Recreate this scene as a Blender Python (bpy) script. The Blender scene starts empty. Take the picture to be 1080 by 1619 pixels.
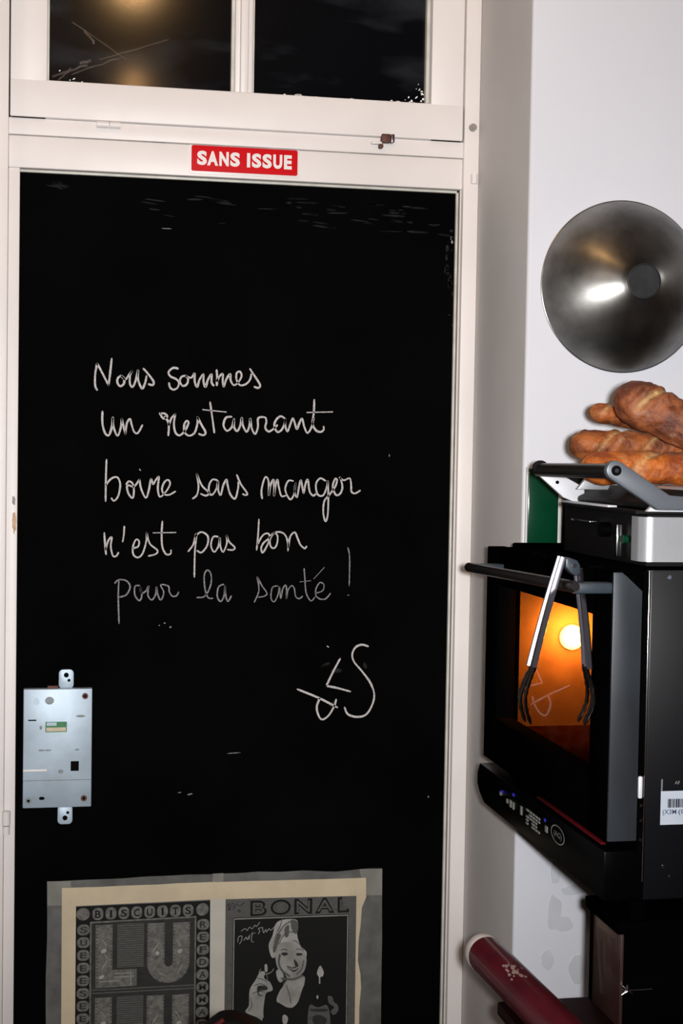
import bpy, bmesh, math, random
from mathutils import Vector, Matrix, noise

# ------------------------------------------------------------------ scene, camera, light
scene = bpy.context.scene
col = scene.collection
PI = math.pi

cam_data = bpy.data.cameras.new('camera')
cam = bpy.data.objects.new('camera', cam_data)
col.objects.link(cam)
CAM_POS = Vector((0.0, 0.0, 1.5))
YAW, PITCH, ROLL, F_PX = 0.1905, 0.0415, -0.0167, 2400.0
fwd = Vector((math.sin(YAW) * math.cos(PITCH), math.cos(YAW) * math.cos(PITCH), -math.sin(PITCH)))
rgt = Vector((math.cos(YAW), -math.sin(YAW), 0.0))
dwn = fwd.cross(rgt)
r2 = math.cos(ROLL) * rgt + math.sin(ROLL) * dwn
d2 = -math.sin(ROLL) * rgt + math.cos(ROLL) * dwn
cm = Matrix((r2, -d2, -fwd)).transposed().to_4x4()
cm.translation = CAM_POS
cam.matrix_world = cm
cam_data.sensor_fit = 'VERTICAL'
cam_data.sensor_height = 36.0
cam_data.lens = F_PX / 1619.0 * 36.0
cam_data.clip_start = 0.02
scene.camera = cam

world = bpy.data.worlds.new('night')
scene.world = world
world.use_nodes = True
world.node_tree.nodes['Background'].inputs[0].default_value = (0.004, 0.005, 0.008, 1)
world.node_tree.nodes['Background'].inputs[1].default_value = 0.4

vs = scene.view_settings
vs.view_transform = 'Standard'
vs.look = 'None'
vs.gamma = 1.0
vs.use_curve_mapping = False
vs.exposure = 0.0

def light(name, kind, loc, power, color, size, aim=None, **kw):
    d = bpy.data.lights.new(name, kind)
    d.energy = power
    d.color = color
    if kind in ('POINT', 'SPOT'):
        d.shadow_soft_size = size
    if kind == 'AREA':
        d.shape = 'DISK'
        d.size = size
    for k, v in kw.items():
        setattr(d, k, v)
    o = bpy.data.objects.new(name, d)
    col.objects.link(o)
    o.location = loc
    if aim is not None:
        o.rotation_euler = (Vector(aim) - Vector(loc)).to_track_quat('-Z', 'Y').to_euler()
    return o

# the photographer's flash just right of the lens, tipped a little upward
light('camera_flash', 'SPOT', (0.050, -0.01, 1.515), 232.0, (1.0, 0.985, 0.98), 0.024,
      aim=(0.42, 2.5, 1.72), spot_size=math.radians(84), spot_blend=1.0)
# warm hanging bulbs of the dining room
light('hanging_bulb', 'POINT', (0.205, 1.19, 2.705), 6.5, (1.0, 0.56, 0.22), 0.05)
light('small_bulb', 'POINT', (0.207, 1.19, 2.44), 0.9, (1.0, 0.55, 0.20), 0.010)
light('panel_sheen_light', 'POINT', (2.2, -1.5, 1.22), 1.1, (0.62, 0.76, 1.0), 0.22)  # added unseen cool light, only for a sheen on the oven side panel
light('room_bulb', 'POINT', (-0.8, -1.2, 2.6), 30.0, (1.0, 0.80, 0.66), 0.08)

# ------------------------------------------------------------------ materials
def new_mat(name):
    m = bpy.data.materials.new(name)
    m.use_nodes = True
    return m, m.node_tree, m.node_tree.nodes['Principled BSDF']

def mat(name, color, rough=0.5, metal=0.0, spec=0.5, var=0.0, vscale=8.0, color2=None, bump=0.0, bscale=60.0,
        emit=None, estr=0.0, coat=0.0, stretch=(1, 1, 1), detail=5.0, lo=0.35, hi=0.65):
    m, nt, b = new_mat(name)
    c = (color[0], color[1], color[2], 1)
    b.inputs['Base Color'].default_value = c
    b.inputs['Roughness'].default_value = rough
    b.inputs['Metallic'].default_value = metal
    b.inputs['Specular IOR Level'].default_value = spec
    b.inputs['Coat Weight'].default_value = coat
    if emit:
        b.inputs['Emission Color'].default_value = (*emit, 1)
        b.inputs['Emission Strength'].default_value = estr
    tc = nt.nodes.new('ShaderNodeTexCoord')
    mp = nt.nodes.new('ShaderNodeMapping')
    mp.inputs['Scale'].default_value = stretch
    nt.links.new(tc.outputs['Object'], mp.inputs['Vector'])
    if var > 0 or color2:
        n = nt.nodes.new('ShaderNodeTexNoise')
        n.inputs['Scale'].default_value = vscale
        n.inputs['Detail'].default_value = detail
        nt.links.new(mp.outputs[0], n.inputs['Vector'])
        cr = nt.nodes.new('ShaderNodeValToRGB')
        cr.color_ramp.elements[0].position = lo
        cr.color_ramp.elements[1].position = hi
        k = 1.0 - var
        a = color2 if color2 else (color[0] * k, color[1] * k, color[2] * k)
        cr.color_ramp.elements[0].color = (*a, 1)
        cr.color_ramp.elements[1].color = c
        nt.links.new(n.outputs['Fac'], cr.inputs['Fac'])
        nt.links.new(cr.outputs['Color'], b.inputs['Base Color'])
    if bump > 0:
        n2 = nt.nodes.new('ShaderNodeTexNoise')
        n2.inputs['Scale'].default_value = bscale
        n2.inputs['Detail'].default_value = 4
        nt.links.new(mp.outputs[0], n2.inputs['Vector'])
        bp = nt.nodes.new('ShaderNodeBump')
        bp.inputs['Strength'].default_value = bump
        bp.inputs['Distance'].default_value = 0.004
        nt.links.new(n2.outputs['Fac'], bp.inputs['Height'])
        nt.links.new(bp.outputs['Normal'], b.inputs['Normal'])
    return m

def glass_mat(name, tint, rough, smudge=0.0, sm_color=(0.5, 0.5, 0.5), sm_scale=4.0, sm_stretch=(1, 1, 1), refl=1.0):
    m, nt, b = new_mat(name)
    nt.nodes.remove(b)
    out = nt.nodes['Material Output']
    tr = nt.nodes.new('ShaderNodeBsdfTransparent')
    tr.inputs['Color'].default_value = (*tint, 1)
    gl = nt.nodes.new('ShaderNodeBsdfGlossy')
    gl.inputs['Roughness'].default_value = rough
    gl.inputs['Color'].default_value = (refl, refl, refl, 1)
    fr = nt.nodes.new('ShaderNodeFresnel')
    fr.inputs['IOR'].default_value = 1.45
    mx = nt.nodes.new('ShaderNodeMixShader')
    ge = nt.nodes.new('ShaderNodeNewGeometry')
    sb = nt.nodes.new('ShaderNodeMath')
    sb.operation = 'SUBTRACT'
    sb.inputs[0].default_value = 1.0
    nt.links.new(ge.outputs['Backfacing'], sb.inputs[1])
    mu = nt.nodes.new('ShaderNodeMath')
    mu.operation = 'MULTIPLY'
    nt.links.new(fr.outputs[0], mu.inputs[0])
    nt.links.new(sb.outputs[0], mu.inputs[1])
    nt.links.new(mu.outputs[0], mx.inputs[0])
    nt.links.new(tr.outputs[0], mx.inputs[1])
    nt.links.new(gl.outputs[0], mx.inputs[2])
    last = mx
    if smudge > 0:
        tc = nt.nodes.new('ShaderNodeTexCoord')
        mp = nt.nodes.new('ShaderNodeMapping')
        mp.inputs['Scale'].default_value = sm_stretch
        mp.inputs['Rotation'].default_value = (0, math.radians(-28), 0)
        n = nt.nodes.new('ShaderNodeTexNoise')
        n.inputs['Scale'].default_value = sm_scale
        n.inputs['Detail'].default_value = 6
        nt.links.new(tc.outputs['Object'], mp.inputs[0])
        nt.links.new(mp.outputs[0], n.inputs['Vector'])
        cr = nt.nodes.new('ShaderNodeValToRGB')
        cr.color_ramp.elements[0].position = 0.52
        cr.color_ramp.elements[0].color = (0, 0, 0, 1)
        cr.color_ramp.elements[1].position = 0.85
        cr.color_ramp.elements[1].color = (smudge, smudge, smudge, 1)
        nt.links.new(n.outputs['Fac'], cr.inputs[0])
        df = nt.nodes.new('ShaderNodeBsdfDiffuse')
        df.inputs['Color'].default_value = (*sm_color, 1)
        m2 = nt.nodes.new('ShaderNodeMixShader')
        nt.links.new(cr.outputs['Color'], m2.inputs[0])
        nt.links.new(mx.outputs[0], m2.inputs[1])
        nt.links.new(df.outputs[0], m2.inputs[2])
        last = m2
    nt.links.new(last.outputs[0], out.inputs['Surface'])
    return m

def wok_mat():
    m, nt, b = new_mat('spun_iron')
    b.inputs['Metallic'].default_value = 1.0
    b.inputs['Roughness'].default_value = 0.36
    b.inputs['Anisotropic'].default_value = 0.80
    b.inputs['Anisotropic Rotation'].default_value = 0.25
    tg = nt.nodes.new('ShaderNodeTangent')
    tg.direction_type = 'RADIAL'
    tg.axis = 'Y'
    nt.links.new(tg.outputs[0], b.inputs['Tangent'])
    tc = nt.nodes.new('ShaderNodeTexCoord')
    n = nt.nodes.new('ShaderNodeTexNoise')
    n.inputs['Scale'].default_value = 14
    n.inputs['Detail'].default_value = 7
    nt.links.new(tc.outputs['Object'], n.inputs['Vector'])
    cr = nt.nodes.new('ShaderNodeValToRGB')
    cr.color_ramp.elements[0].position = 0.3
    cr.color_ramp.elements[0].color = (0.13, 0.13, 0.127, 1)
    cr.color_ramp.elements[1].position = 0.72
    cr.color_ramp.elements[1].color = (0.40, 0.39, 0.37, 1)
    nt.links.new(n.outputs['Fac'], cr.inputs[0])
    nt.links.new(cr.outputs['Color'], b.inputs['Base Color'])
    return m

def bread_mat(name, dark, mid, flour):
    m, nt, b = new_mat(name)
    b.inputs['Roughness'].default_value = 0.55
    at = nt.nodes.new('ShaderNodeAttribute')
    at.attribute_name = 'crust'
    tc = nt.nodes.new('ShaderNodeTexCoord')
    n = nt.nodes.new('ShaderNodeTexNoise')
    n.inputs['Scale'].default_value = 34
    n.inputs['Detail'].default_value = 10
    n.inputs['Roughness'].default_value = 0.6
    nt.links.new(tc.outputs['Object'], n.inputs['Vector'])
    cr = nt.nodes.new('ShaderNodeValToRGB')
    e = cr.color_ramp.elements
    e[0].position = 0.40
    e[0].color = (*dark, 1)
    e[1].position = 0.58
    e[1].color = (*mid, 1)
    nt.links.new(n.outputs['Fac'], cr.inputs[0])
    n2 = nt.nodes.new('ShaderNodeTexNoise')
    n2.inputs['Scale'].default_value = 28
    n2.inputs['Detail'].default_value = 9
    n2.inputs['Roughness'].default_value = 0.72
    mp = nt.nodes.new('ShaderNodeMapping')
    mp.inputs['Location'].default_value = (3.1, 1.7, 5.2)
    nt.links.new(tc.outputs['Object'], mp.inputs[0])
    nt.links.new(mp.outputs[0], n2.inputs['Vector'])
    c2 = nt.nodes.new('ShaderNodeValToRGB')
    c2.color_ramp.elements[0].position = 0.56
    c2.color_ramp.elements[0].color = (0, 0, 0, 1)
    c2.color_ramp.elements[1].position = 0.68
    c2.color_ramp.elements[1].color = (0.75, 0.75, 0.75, 1)
    nt.links.new(n2.outputs['Fac'], c2.inputs[0])
    mx = nt.nodes.new('ShaderNodeMixRGB')
    mx.inputs[2].default_value = (*flour, 1)
    nt.links.new(c2.outputs['Color'], mx.inputs[0])
    nt.links.new(cr.outputs['Color'], mx.inputs[1])
    m2 = nt.nodes.new('ShaderNodeMixRGB')
    m2.inputs[2].default_value = (0.62, 0.40, 0.17, 1)
    nt.links.new(at.outputs['Fac'], m2.inputs[0])
    nt.links.new(mx.outputs[0], m2.inputs[1])
    nt.links.new(m2.outputs[0], b.inputs['Base Color'])
    bp = nt.nodes.new('ShaderNodeBump')
    bp.inputs['Strength'].default_value = 0.9
    bp.inputs['Distance'].default_value = 0.008
    nt.links.new(n.outputs['Fac'], bp.inputs['Height'])
    nt.links.new(bp.outputs['Normal'], b.inputs['Normal'])
    return m

M = {}
M['frame'] = mat('old_cream_paint', (0.80, 0.755, 0.735), 0.45, var=0.07, vscale=5, bump=0.12, bscale=30)
M['frame_crack'] = mat('paint_seam', (0.34, 0.31, 0.29), 0.8, var=0.3, vscale=40)
M['bead'] = mat('bead_paint', (0.62, 0.61, 0.55), 0.5, var=0.2, vscale=30)
M['groove'] = mat('bead_groove', (0.16, 0.15, 0.13), 0.8, var=0.3, vscale=40)
M['stain'] = mat('chipped_paint', (0.60, 0.42, 0.27), 0.8, var=0.35, vscale=60)
M['chip'] = mat('white_paint_chip', (0.85, 0.85, 0.84), 0.6, var=0.1, vscale=90)
M['wall'] = mat('white_wall_paint', (0.66, 0.675, 0.735), 0.6, var=0.05, vscale=3.0, bump=0.08, bscale=25)
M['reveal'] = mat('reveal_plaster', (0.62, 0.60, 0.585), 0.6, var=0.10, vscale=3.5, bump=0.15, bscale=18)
M['patch'] = mat('filler_patch', (0.58, 0.60, 0.64), 0.7, var=0.10, vscale=22)
M['ceiling'] = mat('ceiling_paint', (0.62, 0.60, 0.57), 0.8, var=0.05)
M['floor'] = mat('floor_boards', (0.10, 0.06, 0.035), 0.5, var=0.4, vscale=3, stretch=(1, 8, 1))
M['dim_wall'] = mat('room_wall_paint', (0.22, 0.18, 0.15), 0.8, var=0.1)
M['board'] = mat('blackboard_paint', (0.0016, 0.0016, 0.0017), 0.9, spec=0.03, var=0.5, vscale=6)
M['chalk'] = mat('chalk', (0.56, 0.535, 0.535), 0.95, spec=0.0, var=0.35, vscale=420, detail=2, lo=0.38, hi=0.58)
M['chalk_dim'] = mat('thin_chalk', (0.30, 0.29, 0.30), 0.95, spec=0.0, var=0.55, vscale=420, detail=2, lo=0.38, hi=0.62)
M['chalk_dust'] = mat('chalk_dust', (0.022, 0.022, 0.022), 0.95, spec=0.0, var=0.9, vscale=90, stretch=(0.3, 1, 1))
M['smear'] = glass_mat('greasy_smear', (1, 1, 1), 0.3, smudge=0.30, sm_color=(0.30, 0.34, 0.44), sm_scale=60)
M['pane'] = glass_mat('dirty_window_glass', (0.9, 0.92, 0.92), 0.13, smudge=0.04, sm_color=(0.35, 0.38, 0.46), sm_scale=5, sm_stretch=(1.0, 1, 3.2))
M['sign_red'] = mat('sign_red_enamel', (0.60, 0.004, 0.009), 0.6, spec=0.15, var=0.06, vscale=20)
M['sign_white'] = mat('sign_white', (0.80, 0.76, 0.76), 0.45, var=0.04, vscale=40)
M['zinc'] = mat('zinc_plated_steel', (0.44, 0.54, 0.63), 0.5, metal=0.35, var=0.22, vscale=16, bump=0.05, bscale=80)
M['dark_hole'] = mat('dark_recess', (0.004, 0.0035, 0.0035), 0.8, spec=0.03, var=0.2)
M['rivet'] = mat('rivet_grey', (0.22, 0.25, 0.26), 0.5, metal=0.4, var=0.3, vscale=120)
M['rust'] = mat('rusty_screw', (0.13, 0.045, 0.03), 0.6, metal=0.3, var=0.4, vscale=150)
M['lab_green'] = mat('label_green', (0.02, 0.20, 0.06), 0.5, var=0.2, vscale=90)
M['lab_cream'] = mat('label_cream', (0.62, 0.52, 0.38), 0.6, var=0.12, vscale=150)
M['tape_grey'] = mat('grey_tape', (0.115, 0.118, 0.110), 0.55, var=0.45, vscale=26, bump=0.1)
M['tape_grey_lt'] = mat('doubled_grey_tape', (0.21, 0.21, 0.185), 0.55, var=0.25, vscale=26)
M['tape_cream'] = mat('cream_masking_tape', (0.56, 0.47, 0.33), 0.7, var=0.12, vscale=24, bump=0.1)
M['tape_white'] = mat('pale_masking_tape', (0.50, 0.475, 0.42), 0.7, var=0.10, vscale=24)
M['ink'] = mat('poster_black_ink', (0.006, 0.006, 0.006), 0.7, spec=0.2, var=0.2)
M['ink_soft'] = mat('poster_dark_grey_ink', (0.030, 0.031, 0.030), 0.7, spec=0.2, var=0.3, vscale=60)
M['print_grey'] = mat('poster_grey_print', (0.165, 0.163, 0.152), 0.7, spec=0.2, var=0.45, vscale=130)
M['print_mid'] = mat('poster_mid_grey', (0.10, 0.10, 0.095), 0.7, spec=0.2, var=0.35, vscale=90, stretch=(1, 1, 8))
M['print_light'] = mat('poster_light_grey', (0.36, 0.36, 0.345), 0.7, spec=0.2, var=0.28, vscale=60)
M['print_skin'] = mat('poster_pale_print', (0.30, 0.30, 0.285), 0.7, spec=0.2, var=0.34, vscale=38)
M['oven_black'] = mat('black_enamel', (0.0012, 0.0012, 0.0014), 0.6, spec=0.0, var=0.3)
M['oven_panel'] = mat('glossy_black_panel', (0.0025, 0.003, 0.0045), 0.30, spec=0.5, var=0.2, bump=0.02, bscale=6)
M['oven_gloss'] = mat('black_touch_glass', (0.0010, 0.0010, 0.0012), 0.3, spec=0.05, var=0.2)
M['door_steel'] = mat('dull_grey_steel', (0.050, 0.058, 0.070), 0.42, metal=0.3, var=0.5, vscale=9, stretch=(1, 1, 0.35))
M['chrome'] = mat('chrome', (0.72, 0.72, 0.76), 0.16, metal=1.0, var=0.1)
M['steel'] = mat('polished_steel', (0.20, 0.19, 0.22), 0.30, metal=1.0, var=0.15, vscale=20)
M['claw_steel'] = mat('reflection_dark_steel', (0.085, 0.075, 0.065), 0.25, metal=1.0, var=0.5, vscale=70)  # claw colour darkened in place of dark reflections
M['plastic_grey'] = mat('slate_plastic', (0.030, 0.042, 0.055), 0.4, var=0.2)
M['handle_black'] = mat('black_handle_plastic', (0.008, 0.007, 0.006), 0.32, spec=0.6, var=0.2)
M['oven_glass'] = glass_mat('brown_oven_glass', (0.85, 0.62, 0.40), 0.02, smudge=0.03, sm_color=(0.5, 0.4, 0.3), sm_scale=14, refl=0.8)
M['cavity'] = mat('baked_steel_lining', (0.085, 0.052, 0.030), 0.62, metal=0.0, spec=0.15, var=0.5, vscale=9, bump=0.08, bscale=40)
M['cavity_base'] = mat('shade_black_lining', (0.006, 0.0016, 0.0008), 0.8, spec=0.0, var=0.5, vscale=14)  # cavity floor and near wall coloured near black, painting in the shade
M['lamp_glow'] = mat('oven_lamp_glass', (1, 0.8, 0.5), 0.3, emit=(1.0, 0.74, 0.30), estr=14.0, var=0.02)
M['mark'] = mat('panel_print_grey', (0.22, 0.22, 0.21), 0.6, var=0.2, vscale=200)
M['led_blue'] = mat('blue_led', (0.02, 0.02, 0.4), 0.4, emit=(0.06, 0.05, 1.0), estr=0.12, var=0.1)
M['glow_red'] = mat('painted_glow_red', (0.075, 0.002, 0.004), 0.6, spec=0.1, var=0.2)  # red for the painted reflection of the oven glow
M['label_white'] = mat('label_paper', (0.42, 0.47, 0.55), 0.6, var=0.10, vscale=30)
M['label_ink'] = mat('label_ink', (0.012, 0.014, 0.02), 0.6, var=0.1)
M['label_blue'] = mat('label_blue_ink', (0.05, 0.07, 0.15), 0.6, var=0.2)
M['grill_silver'] = mat('silver_painted_metal', (0.46, 0.475, 0.50), 0.36, metal=0.5, var=0.12, vscale=8, bump=0.03, bscale=300)
M['grill_arm'] = mat('grey_painted_arm', (0.115, 0.13, 0.15), 0.42, metal=0.2, var=0.08, vscale=20)
M['bright_alu'] = mat('bright_aluminium', (0.70, 0.72, 0.77), 0.45, metal=0.2, var=0.08)
M['grill_dark'] = mat('dark_cast_iron', (0.0035, 0.003, 0.003), 0.6, spec=0.15, var=0.3)
M['green_tile'] = mat('green_glaze', (0.002, 0.048, 0.020), 0.18, var=0.25, vscale=12, coat=0.3)
M['black_tile'] = mat('black_glaze', (0.004, 0.004, 0.006), 0.3, var=0.2)
M['grout'] = mat('white_grout', (0.66, 0.65, 0.64), 0.8, var=0.1, vscale=60)
M['wok'] = wok_mat()
M['wok_base'] = mat('wok_base_iron', (0.030, 0.032, 0.035), 0.6, metal=0.4, var=0.4, vscale=40, bump=0.1)
M['bread_a'] = bread_mat('orange_crust', (0.24, 0.045, 0.004), (0.46, 0.115, 0.010), (0.50, 0.26, 0.12))
M['bread_b'] = bread_mat('brown_crust', (0.12, 0.026, 0.005), (0.33, 0.090, 0.016), (0.40, 0.24, 0.14))
M['bread_c'] = bread_mat('dark_crust', (0.09, 0.020, 0.007), (0.27, 0.078, 0.024), (0.36, 0.22, 0.15))
M['maroon'] = mat('worn_maroon_lacquer', (0.105, 0.006, 0.014), 0.36, var=0.35, vscale=18, coat=0.25, bump=0.06, bscale=40)
M['maroon_dark'] = mat('dark_maroon_board', (0.014, 0.002, 0.003), 0.5, spec=0.06, var=0.4, vscale=14)
M['wood_brown'] = mat('varnished_brown_wood', (0.060, 0.027, 0.024), 0.34, var=0.4, vscale=10, stretch=(1, 1, 0.2), coat=0.3)
M['pale_end'] = mat('pale_worn_end', (0.60, 0.55, 0.52), 0.6, var=0.2, vscale=40)
M['wear'] = mat('bare_wood_scuff', (0.38, 0.27, 0.25), 0.7, var=0.4, vscale=160)
M['chair_black'] = mat('black_chair_leather', (0.003, 0.0025, 0.0025), 0.7, spec=0.04, var=0.3, vscale=60)
M['chair_red'] = mat('dark_red_piping', (0.06, 0.005, 0.005), 0.6, spec=0.1, var=0.2)

# ------------------------------------------------------------------ mesh helpers
class MB:
    def __init__(s):
        s.bm = bmesh.new()
        s.mats = []

    def mi(s, m):
        if m is None:
            return 0
        if m not in s.mats:
            s.mats.append(m)
        return s.mats.index(m)

    def add(s, verts, faces, m=None):
        vs_ = [s.bm.verts.new(v) for v in verts]
        k = s.mi(m)
        for f in faces:
            try:
                fc = s.bm.faces.new([vs_[i] for i in f])
                fc.material_index = k
            except ValueError:
                pass
        return s

    def merge(s, tb, m=None):
        tb.verts.index_update()
        return s.add([v.co.copy() for v in tb.verts], [[v.index for v in f.verts] for f in tb.faces], m)

    def box(s, x0, x1, y0, y1, z0, z1, bev=0.0, m=None, seg=2):
        tb = bmesh.new()
        bmesh.ops.create_cube(tb, size=1.0)
        for v in tb.verts:
            v.co = Vector(((x0 + x1) / 2 + v.co.x * (x1 - x0), (y0 + y1) / 2 + v.co.y * (y1 - y0), (z0 + z1) / 2 + v.co.z * (z1 - z0)))
        if bev > 0:
            bmesh.ops.bevel(tb, geom=list(tb.edges), offset=bev, segments=seg, affect='EDGES', profile=0.5)
        s.merge(tb, m)
        tb.free()
        return s

    def prism(s, poly, axis, a0, a1, bev=0.0, m=None, seg=2):
        # poly in the two other axes: axis 'Y' -> (x, z); 'X' -> (y, z); 'Z' -> (x, y)
        tb = bmesh.new()
        def pt(p, a):
            return {'Y': (p[0], a, p[1]), 'X': (a, p[0], p[1]), 'Z': (p[0], p[1], a)}[axis]
        lo = [tb.verts.new(pt(p, a0)) for p in poly]
        hi = [tb.verts.new(pt(p, a1)) for p in poly]
        n = len(poly)
        tb.faces.new(lo)
        tb.faces.new(hi[::-1])
        for i in range(n):
            tb.faces.new([lo[i], hi[i], hi[(i + 1) % n], lo[(i + 1) % n]])
        bmesh.ops.recalc_face_normals(tb, faces=list(tb.faces))
        if bev > 0:
            bmesh.ops.bevel(tb, geom=list(tb.edges), offset=bev, segments=seg, affect='EDGES', profile=0.5)
        s.merge(tb, m)
        tb.free()
        return s

    def tube(s, pts, rad, n=12, m=None, caps=True, squash=None):
        # squash: (axis vector, factor) flattens the section along a direction
        pts = [Vector(p) for p in pts]
        rs = rad if isinstance(rad, (list, tuple)) else [rad] * len(pts)
        verts, faces = [], []
        prev = None
        for i, p in enumerate(pts):
            t = (pts[min(i + 1, len(pts) - 1)] - pts[max(i - 1, 0)]).normalized()
            if prev is None:
                ref = Vector((0, 0, 1)) if abs(t.z) < 0.9 else Vector((1, 0, 0))
                a = t.cross(ref).normalized()
            else:
                a = (prev - t * prev.dot(t)).normalized()
            b = t.cross(a)
            prev = a
            for k in range(n):
                w = 2 * PI * k / n
                d = (a * math.cos(w) + b * math.sin(w)) * rs[i]
                if squash:
                    q = Vector(squash[0]).normalized()
                    d = d - q * d.dot(q) * (1 - squash[1])
                verts.append(p + d)
        for i in range(len(pts) - 1):
            for k in range(n):
                faces.append([i * n + k, i * n + (k + 1) % n, (i + 1) * n + (k + 1) % n, (i + 1) * n + k])
        if caps:
            faces.append(list(range(n))[::-1])
            faces.append(list(range((len(pts) - 1) * n, len(pts) * n)))
        return s.add(verts, faces, m)

    def cyl(s, p0, p1, r, n=24, m=None, r1=None):
        return s.tube([p0, p1], [r, r if r1 is None else r1], n, m)

    def lathe(s, prof, origin, axis, n=48, m=None):
        # prof: (radius, height along axis)
        ax = Vector(axis).normalized()
        ref = Vector((0, 0, 1)) if abs(ax.z) < 0.9 else Vector((1, 0, 0))
        a = ax.cross(ref).normalized()
        b = ax.cross(a)
        o = Vector(origin)
        verts, faces = [], []
        for r, h in prof:
            for k in range(n):
                w = 2 * PI * k / n
                verts.append(o + ax * h + (a * math.cos(w) + b * math.sin(w)) * r)
        for i in range(len(prof) - 1):
            for k in range(n):
                faces.append([i * n + k, i * n + (k + 1) % n, (i + 1) * n + (k + 1) % n, (i + 1) * n + k])
        faces.append(list(range(n))[::-1])
        faces.append(list(range((len(prof) - 1) * n, len(prof) * n)))
        return s.add(verts, faces, m)

    def sheet(s, poly, y, t=0.0004, m=None):
        # a thin printed or stuck-on layer facing -Y, poly (x, z)
        return s.prism(poly, 'Y', y - t, y, 0.0, m)

    def ribbon(s, pts, w, y, m=None, t=0.0005, smooth=True):
        # a chalk stroke in the plane Y = y; pts (x, z)
        P = [Vector((p[0], p[1])) for p in pts]
        if smooth and len(P) > 2:
            Q = []
            for i in range(len(P) - 1):
                p0 = P[max(i - 1, 0)]
                p1, p2 = P[i], P[i + 1]
                p3 = P[min(i + 2, len(P) - 1)]
                for k in range(6):
                    u = k / 6
                    Q.append(0.5 * ((2 * p1) + (p2 - p0) * u + (2 * p0 - 5 * p1 + 4 * p2 - p3) * u * u + (3 * p1 - p0 - 3 * p2 + p3) * u ** 3))
            Q.append(P[-1])
            P = Q
        verts, faces = [], []
        for i, p in enumerate(P):
            tt = P[min(i + 1, len(P) - 1)] - P[max(i - 1, 0)]
            if tt.length < 1e-9:
                tt = Vector((1, 0))
            tt.normalize()
            nn = Vector((-tt.y, tt.x))
            ww = w * (0.9 + 0.25 * noise.noise(Vector((p.x * 60, p.y * 60, 0.3))))
            e = tt * (w * 0.6 if i == len(P) - 1 else (-w * 0.6 if i == 0 else 0))
            ends = 0.55 if i in (0, len(P) - 1) else 1.0
            for sgn in (-1, 1):
                q = p + nn * ww * sgn * ends + e
                verts.append((q.x, y - t, q.y))
            for sgn in (-1, 1):
                q = p + nn * ww * sgn * ends + e
                verts.append((q.x, y, q.y))
        for i in range(len(P) - 1):
            a, b = 4 * i, 4 * (i + 1)
            faces += [[a, a + 1, b + 1, b], [a, b, b + 2, a + 2], [a + 1, a + 3, b + 3, b + 1]]
        return s.add(verts, faces, m)

    def build(s, name, m, parent=None, smooth=True, origin=None):
        me = bpy.data.meshes.new(name)
        bmesh.ops.recalc_face_normals(s.bm, faces=list(s.bm.faces))
        for e in s.bm.edges:
            if len(e.link_faces) == 2:
                e.smooth = e.calc_face_angle(0) < math.radians(38)
        for f in s.bm.faces:
            f.smooth = smooth
        off = Vector(origin) if origin else Vector((0, 0, 0))
        if origin:
            for v in s.bm.verts:
                v.co -= off
        s.bm.to_mesh(me)
        s.bm.free()
        mats = s.mats if s.mats else [m]
        for k in mats:
            me.materials.append(M[k] if isinstance(k, str) else k)
        o = bpy.data.objects.new(name, me)
        col.objects.link(o)
        o.location = off
        if parent is not None:
            o.parent = parent
            o.location = off - WORLD[parent.name]
        WORLD[o.name] = off
        return o

WORLD = {}

def empty(name, loc):
    o = bpy.data.objects.new(name, None)
    o.empty_display_size = 0.05
    col.objects.link(o)
    o.location = loc
    WORLD[o.name] = Vector(loc)
    return o

def tag(o, label, cat, group=None):
    o['label'] = label
    o['category'] = cat
    if group:
        o['group'] = group
    return o

def struct(o):
    o['kind'] = 'structure'
    return o

def text_shape(txt, bold=0.0):
    c = bpy.data.curves.new('lettering', 'FONT')
    c.body = txt
    c.size = 1.0
    c.offset = bold
    c.resolution_u = 4
    o = bpy.data.objects.new('lettering', c)
    col.objects.link(o)
    dg = bpy.context.evaluated_depsgraph_get()
    dg.update()
    me = bpy.data.meshes.new_from_object(o.evaluated_get(dg))
    vv = [v.co.copy() for v in me.vertices]
    ff = [list(p.vertices) for p in me.polygons]
    bpy.data.objects.remove(o)
    bpy.data.curves.remove(c)
    bpy.data.meshes.remove(me)
    return vv, ff

def letters(mb, txt, u0, u1, v0, v1, place, m, bold=0.0):
    # fit the words into the rectangle u0..u1, v0..v1; place(u, v) gives the 3D point
    vv, ff = text_shape(txt, bold)
    if not vv:
        return
    xs = [v.x for v in vv]
    ys = [v.y for v in vv]
    ax, bx, ay, by = min(xs), max(xs), min(ys), max(ys)
    pts = [place(u0 + (v.x - ax) / max(bx - ax, 1e-6) * (u1 - u0), v0 + (v.y - ay) / max(by - ay, 1e-6) * (v1 - v0)) for v in vv]
    mb.add(pts, ff, m)

def rrect(x0, x1, z0, z1, r, n=5):
    out = []
    for cx, cz, a0 in ((x1 - r, z1 - r, 0), (x0 + r, z1 - r, 90), (x0 + r, z0 + r, 180), (x1 - r, z0 + r, 270)):
        for k in range(n + 1):
            a = math.radians(a0 + 90 * k / n)
            out.append((cx + r * math.cos(a), cz + r * math.sin(a)))
    return out

def ell(cx, cz, rx, rz, n=20, rot=0.0):
    out = []
    for k in range(n):
        a = 2 * PI * k / n
        x, z = rx * math.cos(a), rz * math.sin(a)
        out.append((cx + x * math.cos(rot) - z * math.sin(rot), cz + x * math.sin(rot) + z * math.cos(rot)))
    return out

# ------------------------------------------------------------------ the room
WY = 2.29          # face of the right-hand wall
RX = 0.731         # the reveal between the door and that wall
DY = 2.60          # face of the black door panel
FY = 2.588         # face of the painted door frame

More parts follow.
